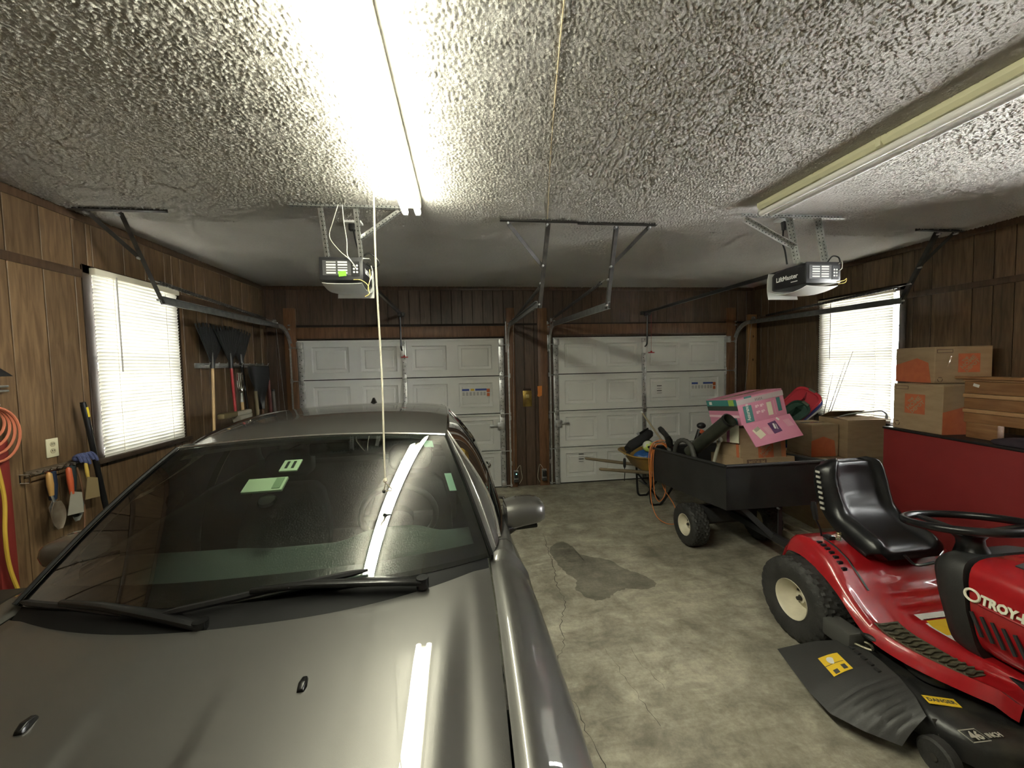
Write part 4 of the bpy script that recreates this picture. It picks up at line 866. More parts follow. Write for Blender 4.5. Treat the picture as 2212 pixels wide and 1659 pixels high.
# red fender and footboard shell
def fz(y): return smoothc(y, [1.27, 1.40, 1.62, 1.72, 1.82, 1.92, 2.02, 2.14, 2.24, 2.32], [.315, .322, .325, .342, .40, .485, .565, .605, .605, .575])
def fo(y): return smoothc(y, [1.27, 1.36, 1.50, 1.62, 1.72, 1.85, 2.0, 2.3], [.30, .375, .445, .475, .485, .475, .455, .44])
def fend(u, v):
    y = lerp(1.27, 2.33, v); hwid = fo(y); x = hwid * u; a = abs(u); z = fz(y)
    z += .030 * sstep(.60, .45, a) * sstep(1.9, 1.70, y) + .016 * math.exp(-((a - .93) / .05) ** 2) * sstep(2.0, 1.7, y)
    ctr = sstep(.52, .40, a); rib = sum(math.exp(-((y - r) / .009) ** 2) for r in (1.69, 1.755, 1.82, 1.885)); z += .014 * rib * ctr
    z -= .050 * sstep(.93, 1.0, a) ** 1.5 + .05 * sstep(.86, 1.0, a) * sstep(1.85, 2.05, y)
    z -= .06 * sstep(2.27, 2.33, y) ** 2 + .035 * sstep(1.33, 1.27, y)
    return V(MX + x, y, z)
fb_ = mbld(both(fend, 61, 64), 'fender_body', redp, solid=.006, smooth=70)
padm = pm('footpad_worn_black', (.055, .050, .032), .75, col2=(.10, .09, .055), nscale=25, bump=.3, bscale=90)
for s in (-1, 1):
    pd = MB(); y0, y1 = 1.40, 1.735
    pd.grid(lambda a, b: (lambda y, u: fend(s * u, (y - 1.27) / 1.06) + V(0, 0, .005))(lerp(y0, y1, a), lerp(.60 + .06 * sstep(.5, 0, a), .89, b)), 16, 5); po = mbld(pd, 'footpad', padm, solid=.004)
    for k in range(13):
        y = lerp(y0 + .012, y1 - .012, k / 12); mbld(MB().tube([fend(s * lerp(.64, .88, j / 3), (y - 1.27) / 1.06) + V(0, .006 * math.sin(j * 2.1), .010) for j in range(4)], .005, 5), 'tread_rib', padm, po)
# warning sheet on the tunnel beside the console
st_ = mbld(MB().grid(lambda a, b: fend(-lerp(.02, .40, b), (lerp(1.56, 1.735, a) - 1.27) / 1.06) + V(0, 0, .004), 6, 6), 'instruction_label', lbl_w, smooth=0, fix=False)
for u0, u1, y0, y1, mm in ((.03, .38, 1.695, 1.728, lbl_k), (.12, .38, 1.60, 1.685, lbl_y), (.16, .30, 1.575, 1.60, pm('label_green', (.08, .30, .05), .5)), (.03, .10, 1.575, 1.69, lbl_k)):
    mbld(MB().grid(lambda a, b: fend(-lerp(u0, u1, b), (lerp(y0, y1, a) - 1.27) / 1.06) + V(0, 0, .0046), 4, 4), 'print', mm, st_, smooth=0, fix=False)
wp = pm('print_white', (.7, .7, .66), .6)
for k in range(9): mbld(MB().grid(lambda a, b: fend(-lerp(.05 + .036 * k, .072 + .036 * k, b), (lerp(1.700, 1.722, a) - 1.27) / 1.06) + V(0, 0, .0052), 2, 2), 'print', wp, st_, smooth=0, fix=False)
# seat
vin = pm('black_vinyl', (.007, .007, .008), .30, bump=.03, bscale=250, spec=.4)
SV = [0, .08, .20, .42, .56, .64, .72, .84, .94, 1.0]; SY = [1.905, 1.912, 1.95, 2.06, 2.14, 2.19, 2.22, 2.25, 2.27, 2.29]; SZ = [.582, .622, .652, .695, .74, .785, .845, .95, 1.045, 1.085]; SWd = [.19, .235, .25, .25, .245, .243, .248, .25, .222, .15]
def seat_c(v): return V(0, smoothc(v, SV, SY), smoothc(v, SV, SZ))
def seat_pt(u, v, off=0.0):
    p = seat_c(v); t = (seat_c(min(1, v + .01)) - seat_c(max(0, v - .01))).normalized(); n = V(0, -t.z, t.y); a = abs(u); w2 = smoothc(v, SV, SWd)
    bol = math.exp(-((a - .74) / .14) ** 2); d = .034 * bol * (sstep(.05, .25, v) * (1 - .55 * math.exp(-((v - .58) / .07) ** 2))) - .055 * sstep(.86, 1.0, a) ** 2
    d += .010 * math.exp(-((v - .33) / .05) ** 2) * math.exp(-(u / .35) ** 2) * 0 - .012 * math.exp(-(u / .45) ** 2) * sstep(.68, .75, v) * (1 - sstep(.88, .95, v))
    d -= .03 * sstep(.94, 1, v) ** 2
    return V(MX + .03 + w2 * u, 0, 0) + p + n * (d - off) + V(0, 0, 0)
sh = MB(); NU, NV = 41, 60
sh.grid(lambda a, b: seat_pt(2 * a - 1, b), NU, NV)
k0 = len(sh.v); sh.grid(lambda a, b: seat_pt((2 * a - 1) * .96, b, .045 * math.sin(math.pi * min(1, max(0, b * .98 + .01))) ** .3 + .01), NU, NV)
for i in range(NU - 1):
    for j in (0, NV - 1): sh.f.append((i * NV + j, (i + 1) * NV + j, k0 + (i + 1) * NV + j, k0 + i * NV + j))
for j in range(NV - 1):
    for i in (0, NU - 1): sh.f.append((i * NV + j, i * NV + j + 1, k0 + i * NV + j + 1, k0 + i * NV + j))
mbld(sh, 'seat', vin, smooth=50)
sl = MB()
for k in range(8): sl.cbox((MX - .222, 2.245 + .006 * k, .77 + .033 * k), (.006, .028, .014))
mbld(sl, 'seat_adjuster_slot', pm('slot_pale', (.45, .44, .40), .6))
mbld(MB().box(MX - .14, MX + .18, 1.95, 2.2, .59, .625), 'seat_bracket', dark_iron, bevel=.004)
for s in (-1, 1):
    pts = [V(MX + s * .225 + .012 * math.cos(q), 2.13 + .012 * math.sin(q), .605 + .055 * q / (10 * math.pi)) for q in [10 * math.pi * i / 60 for i in range(61)]]; mbld(MB().tube(pts, .003, 5), 'seat_spring', pm('brass_spring', (.45, .38, .22), .35, .8))
# deck height lever in its quadrant
mbld(MB().tube(spline([(2.27, 2.20, .59), (2.255, 2.20, .66), (2.215, 2.205, .74)], 4), .006, 6), 'lift_lever', blackm); mbld(MB().tube([(2.228, 2.203, .72), (2.212, 2.205, .80), (2.21, 2.205, .835)], [.014, .018, .013], 8), 'lever_grip', blackp)
mbld(MB().cbox((2.285, 2.165, .60), (.05, .05, .055)), 'lever_boot', blackp, bevel=.008)
for i in range(7): y = 2.13 - .028 * i; mbld(MB().cbox((MX - fo(y) * .80, y, fend(-.80, (y - 1.27) / 1.06).z), (.028, .014, .020)), 'quadrant_notch', blackp)
mbld(MB().tube([fend(-.66, (y - 1.27) / 1.06) + V(0, 0, .003) for y in (2.16, 2.08, 2.0, 1.93, 1.87)], .006, 6), 'quadrant_slot', blackp)
# console, hood
def ring(y, hwx, zb, zt, e=.35, n=28):
    o = []
    for j in range(n):
        q = 2 * math.pi * j / n; c, s_ = math.cos(q), math.sin(q); x = hwx * (abs(c) ** e) * (1 if c >= 0 else -1); z = lerp(zb, zt, .5) + (zt - zb) / 2 * (abs(s_) ** e) * (1 if s_ >= 0 else -1)
        tap = lerp(.86, 1.0, sstep(zb, zb + .25, z)); o.append(V(MX + x * tap, y, z))
    return o
soft = pm('console_soft_black', (.020, .020, .019), .55, bump=.1, bscale=200)
cs = MB(); secs = []
for y, hwx, zb, zt in ((1.655, .13, .50, .72), (1.64, .225, .42, .760), (1.60, .262, .34, .792), (1.55, .266, .33, .806), (1.505, .258, .33, .808)): secs.append(ring(y, hwx, zb, zt))
for k, sec in enumerate(secs): secs[k] = [V(p.x, p.y - .22 * (.78 - p.z) * .55, p.z) for p in sec]
mbld(cs.loft(secs), 'dash_console', soft, smooth=50)
hd = MB(); secs = []
for y, hwx, zb, zt in ((1.49, .246, .36, .806), (1.40, .252, .36, .812), (1.15, .245, .38, .80), (.90, .225, .40, .775), (.70, .19, .42, .72), (.63, .13, .46, .64)): secs.append([V(p.x, p.y - .22 * (.78 - p.z) * .40, p.z) for p in ring(y, hwx, zb, zt, .42)])
hood_o = mbld(hd.loft(secs), 'mower_hood', redp, smooth=50)
for s in (-1, 1):
    for k in range(11):
        y = 1.455 - k * .036; x = MX + s * .2495; z0, z1 = .575 - .003 * k, .480 - .003 * k
        sl_ = MB().bar((x, y + .012, z0), (x + s * -.002, y - .028, z1), .008, .011, up=(0, 1, .4)); mbld(sl_, 'vent_slot', hole_m, hood_o)
    mbld(MB().tube([(MX + s * .251, y, .625 - .03 * (1.45 - y)) for y in (1.44, 1.3, 1.1, .95)], .006, 6), 'hood_crease', redp, hood_o)
cream_l = pm('logo_cream', (.78, .76, .62), .5); Ml = basis((MX - .2565, 1.325, .650), (0, -1, -.02), (0, 0, 1))
text('TROY-BILT', .056, cream_l, hood_o, Matrix.Translation((-MX, -MY, 0)) @ Ml, .002, sx=.78, bold=.0028, shear=.1)
lg = MB(); c0 = V(MX - .2555, 1.462, .655); 
lg.tube([c0 + V(0, .026 * math.cos(q), .026 * math.sin(q)) for q in [2 * math.pi * i / 24 for i in range(24)]], .0055, 6, closed=True); mbld(lg, 'emblem_ring', cream_l, hood_o)
hp = MB().grid(lambda a, b: V(MX + lerp(-.13, .13, b) * (1 - .2 * a), lerp(1.40, .78, a), smoothc(lerp(1.40, .78, a), [.7, .9, 1.15, 1.4], [.735, .787, .812, .822]) + .004 - .012 * abs(2 * b - 1) ** 3), 14, 9); mbld(hp, 'hood_top_panel', soft, hood_o, solid=.012)
for s in (-1, 1): mbld(MB().sphere((MX + s * .10, .60, .58), (.05, .04, .04)), 'headlight', lens_m, hood_o)
swc = V(2.455, 1.60, .925); nrm = V(0.03, .19, .98).normalized(); a1 = V(1, 0, 0); a2 = nrm.cross(a1)
sg = mbld(MB().tube([swc + (a1 * math.cos(q) + a2 * math.sin(q)) * .225 for q in [2 * math.pi * i / 48 for i in range(48)]], .019, 10, closed=True), 'steering_wheel', vin)
sp_ = MB()
for q in (math.pi * .5, math.pi * 1.17, math.pi * 1.83): sp_.bar(swc - nrm * .055, swc + (a1 * math.cos(q) + a2 * math.sin(q)) * .22 - nrm * .004, .05, .014, up=tuple(nrm))
mbld(sp_, 'spoke', vin, sg, bevel=.004); mbld(MB().lathe([(0, -.03), (.055, -.035), (.066, -.055), (.05, -.075), (.05, -.10), (.07, -.15), (.085, -.19)], swc, tuple(nrm), 24), 'wheel_hub', vin, sg)
mbld(MB().tube(spline([(2.36, 1.66, .70), (2.33, 1.72, .66), (2.30, 1.75, .70)], 4), .007, 6), 'brake_lever', blackm)
# chassis, deck, chute
mbld(MB().box(MX - .20, MX + .20, .70, 2.30, .22, .34), 'chassis', blackm, bevel=.01); mbld(MB().cyl((MX - .4, .86, .19), (MX + .4, .86, .19), .02, 10), 'front_axle', blackm); mbld(MB().cyl((MX - .42, 2.145, .25), (MX + .42, 2.145, .25), .03, 10), 'rear_axle', blackm)
mbld(MB().box(MX - .10, MX + .10, 2.28, 2.46, .24, .252), 'hitch_plate', blackm, bevel=.003)
deckm = pm('deck_black_paint', (.014, .014, .014), .38, col2=(.05, .045, .032), nscale=7, lo=.52, hi=.8, bump=.1, bscale=60)
dk = MB()
def deck_pt(a, b):
    q = 2 * math.pi * a; c, s_ = math.cos(q), math.sin(q); ex = abs(c) ** .6 * (1 if c > 0 else -1); ey = abs(s_) ** .7 * (1 if s_ > 0 else -1)
    k, z = [(0, .225), (.55, .225), (.60, .205), (.80, .205), (.93, .195), (.985, .17), (1, .14), (1.0, .075)][int(round(b * 7))]
    return V(MX + .0 + .575 * ex * k, 1.50 + .35 * ey * k, z)
mbld(dk.grid(deck_pt, 64, 8, cu=True), 'cutting_deck', deckm, smooth=40)
for s in (-1, 1): mbld(MB().lathe([(0, .0), (.09, .0), (.10, .01), (.10, .045), (.06, .06), (.03, .09), (0, .09)], (MX + s * .33, 1.55, .215), (0, 0, 1), 20), 'spindle_cover', deckm, bevel=.003)
mbld(MB().tube(spline([(2.10, 1.80, .27), (2.06, 1.72, .30), (2.12, 1.66, .28), (2.25, 1.60, .26)], 5), .014, 8), 'deck_hanger', dark_iron); mbld(MB().cbox((2.04, 1.84, .24), (.10, .16, .10)), 'deck_bracket', pm('grey_dusty_plastic', (.06, .06, .055), .7), bevel=.012)
mbld(MB().tube(spline([(2.02, 1.78, .235), (2.05, 1.70, .245), (2.09, 1.74, .24), (2.06, 1.80, .235), (2.02, 1.78, .235)], 5), .007, 6), 'chute_spring', pm('spring_steel', (.30, .27, .2), .4, .8))
# deflector chute: outline lofted from hinge edge to outer edge
chm = pm('chute_black_plastic', (.034, .034, .033), .5, bump=.08, bscale=200)
hin = [V(2.06, 1.80, .225), V(2.045, 1.72, .235), V(2.03, 1.63, .24), V(2.015, 1.54, .235), V(1.98, 1.45, .225), V(1.945, 1.38, .20)]; mid_ = [V(1.90, 1.87, .175), V(1.875, 1.76, .185), V(1.85, 1.65, .185), V(1.84, 1.55, .175), V(1.85, 1.46, .155), V(1.88, 1.385, .125)]; out = [V(1.735, 1.945, .105), V(1.695, 1.80, .105), V(1.665, 1.67, .10), V(1.665, 1.555, .09), V(1.74, 1.465, .08), V(1.835, 1.385, .075)]
def cpt(a, b):
    k = a * 5; i = min(int(k), 4); q = k - i; A, B, C_ = (w_[i].lerp(w_[i + 1], q) for w_ in (hin, mid_, out)); 
    rbz = .006 * (1 if a > .5 and (a * 14) % 1 < .18 else 0) * math.sin(math.pi * b)
    return (A.lerp(B, b * 2) if b < .5 else B.lerp(C_, b * 2 - 1)) + V(0, 0, .012 * math.sin(math.pi * b) - rbz)
ch = mbld(MB().grid(cpt, 57, 11), 'discharge_chute', chm, solid=.005, smooth=40)
for i in range(6): mbld(MB().cbox(cpt(.08 + .08 * i, .16) + V(0, 0, .004), (.018, .022, .006)), 'chute_slot', hole_m, ch)
def dec(a0, a1, b0, b1, m, dz=.0022): return mbld(MB().grid(lambda a, b: cpt(lerp(a0, a1, a), lerp(b0, b1, b)) + V(0, 0, dz), 5, 5), 'warning_decal', m, ch, smooth=0, fix=False)
dec(.20, .40, .40, .66, lbl_y); dec(.35, .39, .56, .62, lbl_k, .003); dec(.33, .38, .44, .50, lbl_k, .003); dec(.295, .30, .42, .66, lbl_k, .003)
mbld(MB().lathe([(0, .0), (.019, .0), (.021, .001), (0, .0015)], cpt(.265, .55) + V(0, 0, .003), (-.25, 0, 1), 14), 'warning_symbol', wp, ch)
dy_ = mbld(MB().cbox((2.085, 1.425, .2085), (.12, .045, .002), RZ(-.35)), 'danger_label', lbl_y, smooth=0)
text('DANGER', .026, lbl_k, dy_, Matrix.Translation((-MX, -MY, 0)) @ basis((2.085, 1.425, .2097), (.94, -.34, 0), (.34, .94, 0)), .0004, bold=.0008)
text('46', .05, pm('logo_grey', (.42, .40, .34), .6), mow, Matrix.Translation((-MX, -MY, 0)) @ basis((2.03, 1.27, .2065), (.995, -.06, 0), (.06, .995, .0)), .0008, bold=.0015)
gw = mbld(MB().lathe([(.02, -.025), (.06, -.028), (.07, -.02), (.07, .02), (.06, .028), (.02, .025)], (1.945, 1.33, .07), (1, 0, 0), 24), 'gauge_wheel', rubber, smooth=40); mbld(MB().cyl((1.915, 1.33, .07), (2.0, 1.33, .07), .014, 10), 'gauge_axle', dark_iron, gw); mbld(MB().bar((1.99, 1.33, .07), (2.0, 1.38, .18), .035, .008), 'gauge_arm', dark_iron, gw)
text('INCH', .026, MATS['logo_grey'], mow, Matrix.Translation((-MX, -MY, 0)) @ basis((2.105, 1.262, .2065), (.995, -.06, 0), (.06, .995, .0)), .0008, bold=.0008)
mbld(MB().tube([(1.988, 1.30, .207), (2.06, 1.297, .207), (2.062, 1.245, .207), (1.985, 1.248, .207)], .0025, 4, closed=True), 'emblem_frame', MATS['logo_grey'])
# ================================================================ DUMP CART, ITS LOAD, WHEELBARROW
CX, CY = 2.55, 3.43
cart = thing('dump_cart', 'black utility dump cart loaded with boxes behind the mower', 'cart', (CX, CY, 0))
def cbld(mb, name, m, parent=cart, **kw):
    mb.v = [V(p.x - CX, p.y - CY, p.z) for p in mb.v]; return mb.build(name, m, parent, **kw)
tubm = pm('tub_matte_black', (.017, .017, .018), .48, col2=(.026, .026, .026), nscale=5, bump=.06, bscale=180)
top4 = [V(2.115, 2.915, .885), V(3.03, 2.915, .88), V(3.03, 4.25, .765), V(2.115, 4.25, .768)]; bot4 = [V(2.145, 2.945, .505), V(2.99, 2.945, .50), V(2.98, 4.20, .385), V(2.16, 4.20, .388)]
t = MB(); t.add(top4 + bot4, [(0, 1, 5, 4), (1, 2, 6, 5), (2, 3, 7, 6), (3, 0, 4, 7), (4, 5, 6, 7)]); cbld(t, 'tub', tubm, solid=.006, smooth=20)
for i in range(4): cbld(MB().tube([top4[i], top4[(i + 1) % 4]], .014, 10), 'rolled_rim', tubm)
cbld(MB().sphere(top4[1], .022), 'rim_corner', galv)
for s, xx in ((-1, 2.13), (1, 2.87)): wheel(cart, cbld, (xx, CY, .195), s, .195, .165, .095, 20, .011)
cbld(MB().cyl((2.15, CY, .195), (2.86, CY, .195), .014, 10), 'axle', dark_iron)
fr = pm('cart_frame_paint', (.03, .03, .032), .4, .3)
cbld(MB().bar((2.51, 3.75, .30), (2.53, 2.40, .275), .055, .055), 'drawbar', fr, bevel=.004); cbld(MB().cbox((2.50, CY, .29), (.55, .12, .14)), 'axle_carrier', fr, bevel=.006)
for x0, x1 in ((2.35, 2.50), (2.72, 2.56)): cbld(MB().bar((x0, 3.04, .49), (x1, 2.86, .29), .045, .008, up=(0, 1, 0)), 'tub_brace', fr)
cbld(MB().bar((2.30, 3.25, .47), (2.30, 3.55, .30), .04, .006), 'pivot_bracket', fr); cbld(MB().bar((2.75, 3.25, .47), (2.75, 3.55, .30), .04, .006), 'pivot_bracket', fr)
cbld(MB().cyl((2.53, 2.40, .24), (2.53, 2.40, .33), .012, 8), 'hitch_pin', galv); cbld(MB().cbox((2.53, 2.43, .29), (.07, .14, .08)), 'clevis', fr, bevel=.006)
cbld(MB().cyl((2.60, 2.91, .50), (2.60, 2.935, .50), .008, 8), 'tub_bolt', galv)
# cartons ------------------------------------------------------------------
dep_o = pm('carton_orange_print', (.50, .14, .055), .8, col2=(.45, .12, .05), nscale=20); kr_k = pm('carton_dark_print', (.13, .075, .05), .8); tape = pm('packing_tape', (.42, .29, .17), .25, coat=.4)
FACES = {'-y': ((1, 0, 0), (0, 0, 1)), '+y': ((-1, 0, 0), (0, 0, 1)), '-x': ((0, -1, 0), (0, 0, 1)), '+x': ((0, 1, 0), (0, 0, 1)), '+z': ((1, 0, 0), (0, 1, 0))}
class Carton:
    def __init__(s, name, label, loc, size, rot=(0, 0, 0), m=None, group='moving cartons', open_=False):
        s.r = thing(name, label, 'box', loc, rot=rot, group=group); s.w, s.d, s.h = size; w_, d, h = size; m = m or cardb
        if open_:
            b = MB(); b.add([(-w_ / 2, -d / 2, 0), (w_ / 2, -d / 2, 0), (w_ / 2, d / 2, 0), (-w_ / 2, d / 2, 0), (-w_ / 2, -d / 2, h), (w_ / 2, -d / 2, h), (w_ / 2, d / 2, h), (-w_ / 2, d / 2, h)], [(0, 1, 2, 3), (0, 1, 5, 4), (1, 2, 6, 5), (2, 3, 7, 6), (3, 0, 4, 7)]); s.body = b.build('carton_body', m, s.r, solid=.006, smooth=20)
        else:
            s.body = MB().box(-w_ / 2, w_ / 2, -d / 2, d / 2, 0, h - .004).build('carton_body', m, s.r, bevel=.004, seg=1)
            for sg in (-1, 1): MB().box(-w_ / 2 + .001, w_ / 2 - .001, min(sg * .002, sg * (d / 2 - .001)), max(sg * .002, sg * (d / 2 - .001)), h - .004, h).build('top_flap', m, s.r)
            MB().box(-w_ / 2 - .0006, w_ / 2 + .0006, -.03, .03, h, h + .0006).build('tape_strip', tape, s.r)
    def M(s, face, u, v, off=.0012):
        ux, uy = FACES[face]; n = Vector(ux).cross(Vector(uy)); ext = {'y': s.d / 2, 'x': s.w / 2, 'z': s.h}[face[1]]
        base = V(0, 0, 0 if face[1] == 'z' else s.h / 2); return basis(base + n * (ext + off) + Vector(ux) * u + Vector(uy) * v, ux, uy)
    def rect(s, face, u, v, w_, h, m, rot=0, off=.0008, name='print'): return MB().cbox((0, 0, 0), (w_, h, .0008)).xf(s.M(face, u, v, off) @ RZ(rot)).build(name, m, s.r, smooth=0)
    def txt(s, face, u, v, st, size, m, rot=0, off=.0018, sx=1.0, bold=.0): return text(st, size, m, s.r, s.M(face, u, v, off) @ RZ(rot), .0004, 'lettering', sx, bold)
    def poly(s, face, pts, m, off=.0008, name='print'):
        M = s.M(face, 0, 0, off); return MB().prism([M @ V(a, b, 0) for a, b in pts], M.to_3x3() @ V(0, 0, .0006)).build(name, m, s.r, smooth=0)
    def depot(s, face, u, v, sz, body=None):
        s.rect(face, u, v, sz, sz, dep_o); mm = body or cardb; a = math.radians(45); d = Vector((-math.sin(a), math.cos(a)))
        for st, off, k in (('THE', .27, .15), ('HOME', .06, .26), ('DEPOT', -.20, .22)): s.txt(face, u + d.x * off * sz, v + d.y * off * sz, st, k * sz * 1.12, mm, a, bold=.0012 * sz / .15, sx=1.08)
    def recycle(s, face, u, v, r):
        for k in range(3):
            q = math.radians(90 + 120 * k); MB().tube([s.M(face, u, v, .001) @ V(r * math.cos(q + t_), r * math.sin(q + t_), 0) for t_ in (-.75, -.25, .25, .75)], r * .16, 4).build('recycle_mark', kr_k, s.r)
TILT = math.radians(-5.0)
md = Carton('moving_carton', 'open carton printed MEDIUM lying in the dump cart', (2.715, 3.36, .482), (.50, .47, .37), (TILT, 0, math.radians(-1)), open_=True)
md.rect('-y', -.12, .150, .19, .05, kr_k); md.txt('-y', -.12, .149, 'MEDIUM', .042, cardb, bold=.0008)
for sg in (-1, 1): pass
hd1 = Carton('moving_carton', 'orange logo carton standing inside the MEDIUM carton, under the pink box', (2.712, 3.385, .75), (.45, .34, .365), (TILT, 0, math.radians(-1)))
hd1.depot('-y', .03, -.02, .15); hd1.rect('-y', .205, -.0, .045, .40, pm('carton_orange_tape', (.50, .20, .09), .6)); hd1.rect('-y', .03, -.135, .15, .02, dep_o); hd1.rect('-x', .14, 0, .035, .40, dep_o)
# pink carton, tilted, one flap hanging open
pink = pm('pink_carton', (.58, .22, .33), .55, col2=(.62, .25, .36), nscale=5); pk_l = pm('pink_light_print', (.80, .55, .62), .6); teal = pm('teal_print', (.045, .20, .19), .55); pk_g = pm('lime_print', (.28, .45, .08), .55); cover = pm('clear_tape_grey', (.50, .42, .44), .18, coat=.6); purp = pm('purple_print', (.10, .04, .12), .55); ivory = pm('ivory_print', (.70, .68, .52), .6)
pb = Carton('diaper_carton', 'pink and teal printed carton tilted on top of the dump cart load', (2.70, 3.41, 1.182), (.478, .42, .245), (math.radians(-6), math.radians(-10), math.radians(2)), m=pink, group='')
pb.rect('-y', 0, .083, .478, .046, cover, off=.002); pb.rect('-y', -.145, -.035, .085, .15, teal, rot=.0); pb.txt('-y', -.150, -.02, 'Assurance', .05, wp, math.pi / 2, bold=.0012, sx=.72); pb.rect('-y', -.12, .105, .075, .035, teal, off=.001)
for i in range(2):
    for k in range(2): pb.rect('-y', -.055 + i * .05, .015 - k * .055, .022, .024, pk_l); pb.rect('-y', -.035 + i * .05, .02 - k * .055, .012, .018, pk_l, rot=.6)
pb.rect('-y', .075, -.03, .05, .12, ivory); pb.rect('-y', .175, -.01, .038, .125, teal); pb.rect('-y', .125, -.03, .004, .13, pk_l)
for i in range(5): pb.rect('-y', -.05 + i * .016, .078, .004, .022, lbl_k, off=.003)
pb.rect('-x', 0, .085, .42, .06, teal); pb.rect('-x', .14, .085, .07, .055, pk_g, off=.0015); pb.rect('-x', 0, .035, .42, .045, pm('carton_grey_green', (.045, .055, .045), .6)); pb.rect('-x', -.15, .085, .04, .03, wp, off=.0015); pb.rect('-x', .0, -.04, .42, .022, pk_l); pb.rect('-x', .12, -.085, .10, .06, teal)
fl_ = MB().box(-.225, .255, -.006, 0, -.215, 0); fo_ = fl_.build('open_flap', pink, pb.r); fo_.location = (0, -.21, .002); fo_.rotation_euler = (math.radians(-26), 0, 0)
def fr_(u, v, w_, h, m, rot=0, dy=-.0068): MB().cbox((0, 0, 0), (w_, .0012, h), RY(-rot)).xf(Matrix.Translation((u, dy, v))).build('print', m, fo_, smooth=0)
fr_(-.125, -.10, .075, .095, ivory, .35)
for i in range(6): fr_(-.150 + .009 * i, -.075 + .0033 * i, .004, .03, lbl_k, .35, -.0078)
fr_(.045, -.085, .085, .105, purp, .12); fr_(.045, -.075, .05, .018, wp, 1.45, -.0078); fr_(.065, -.085, .05, .006, wp, 1.45, -.0078)
for i in range(5): fr_(-.055 + .011 * i, -.10, .003, .075, pk_l, .25); fr_(.165 + .013 * i, -.075, .003, .07, pk_l, .25)
fr_(.115, -.02, .02, .03, wp, .6)
sf = MB().box(0, .005, -.19, .19, -.16, 0).build('side_flap', ivory, pb.r); sf.location = (-.239, .02, .0); sf.rotation_euler = (0, math.radians(14), 0); MB().box(-.001, 0, -.075, -.035, -.16, 0).build('flap_stripe', pk_l if False else pm('mauve_print', (.35, .12, .22), .6), sf)
# garden tools in the cart --------------------------------------------------
hose_m = pm('ribbed_grey_hose', (.055, .055, .05), .6, bump=.1, bscale=100)
def ribbed(mb, pts, r, n=12, amp=.06, per=2):
    pts = [Vector(p) for p in pts]; rs = [r * (1 + (amp if (i // per) % 2 else -amp)) for i in range(len(pts))]; return mb.tube(pts, rs, n)
lb = thing('leaf_blower_tube', 'thick black leaf blower tube sticking up from the dump cart', 'tool', (2.30, 3.6, .5), group='garden tools in the cart')
def rel(o, pts): c = Vector(o.location); return [Vector(p) - c for p in pts]
P0, P1 = V(2.335, 3.17, 1.225), V(2.235, 3.62, .84); dd = (P0 - P1).normalized(); nn_, bb_ = frame_from(dd); tm_ = MB(); ks = []
for p, r in ((P1, .060), (P0, .062)): ks.append([p - Vector(lb.location) + (nn_ * math.cos(q) + bb_ * math.sin(q)) * r for q in [2 * math.pi * j / 24 for j in range(24)]])
tm_.loft(ks, cap=False); tm_.build('tube', pm('blower_black_green', (.022, .025, .018), .45, col2=(.04, .042, .03), nscale=8), lb, solid=.006); MB().tube([P0 - Vector(lb.location) - dd * .02, P0 - Vector(lb.location)], [.066, .066], 24, cap=False).build('tube_collar', blackp, lb)
MB().sphere(rel(lb, [(2.40, 3.86, .60)])[0], (.13, .12, .14)).build('blower_housing', blackp, lb)
ho = thing('coiled_hose', 'grey hose looping over the near rim of the dump cart', 'hose', (2.25, 3.7, .6), group='garden tools in the cart')
ribbed(MB(), rel(ho, spline([(2.175, 3.80, .66), (2.165, 3.78, .80), (2.162, 3.72, .92), (2.166, 3.62, .965), (2.170, 3.51, .945), (2.172, 3.45, .85), (2.185, 3.43, .72)], 10)), .022).build('hose', hose_m, ho)
tg = thing('string_trimmer', 'black string trimmer grip leaning in the cart near the hose', 'tool', (2.25, 3.95, .5), group='garden tools in the cart')
MB().tube(rel(tg, [(2.08, 3.93, 1.045), (2.10, 3.93, 1.02), (2.16, 3.92, .95)]), [.022, .030, .026], 10).build('grip', blackp, tg); MB().tube(rel(tg, [(2.13, 3.925, .98), (2.20, 3.96, .87), (2.24, 4.0, .66)]), [.020, .022, .022], 10).build('shaft', pm('grey_shaft', (.20, .20, .19), .5), tg); MB().tube(rel(tg, [(2.16, 3.91, .945), (2.185, 3.925, .90), (2.205, 3.94, .84)]), [.028, .038, .03], 10).build('throttle', blackp, tg)
ot = thing('hedge_trimmer', 'black and orange trimmer handle upright at the back of the cart', 'tool', (2.55, 4.02, .5), group='garden tools in the cart')
MB().tube(rel(ot, [(2.54, 4.0, .70), (2.55, 4.0, .88), (2.59, 4.0, .99)]), .026, 10).build('handle', blackp, ot); MB().sphere(rel(ot, [(2.605, 4.0, 1.035)])[0], (.05, .04, .036)).build('guard_knob', blackp, ot); MB().cbox(rel(ot, [(2.60, 3.985, .97)])[0], (.05, .04, .045), RY(.5)).build('orange_clamp', pm('trimmer_orange', (.55, .12, .05), .4), ot, bevel=.008)
wh = thing('hand_tool', 'pale handled garden tool between the blower tube and the cartons', 'tool', (2.4, 3.55, .6), group='garden tools in the cart')
MB().tube(rel(wh, [(2.34, 3.42, .70), (2.375, 3.41, .87), (2.405, 3.40, .985)]), [.014, .017, .013], 10).build('handle', pm('pale_wood_grey', (.34, .33, .26), .6), wh); MB().sphere(rel(wh, [(2.412, 3.40, 1.0)])[0], (.022, .02, .026)).build('end_cap', white_pl, wh)
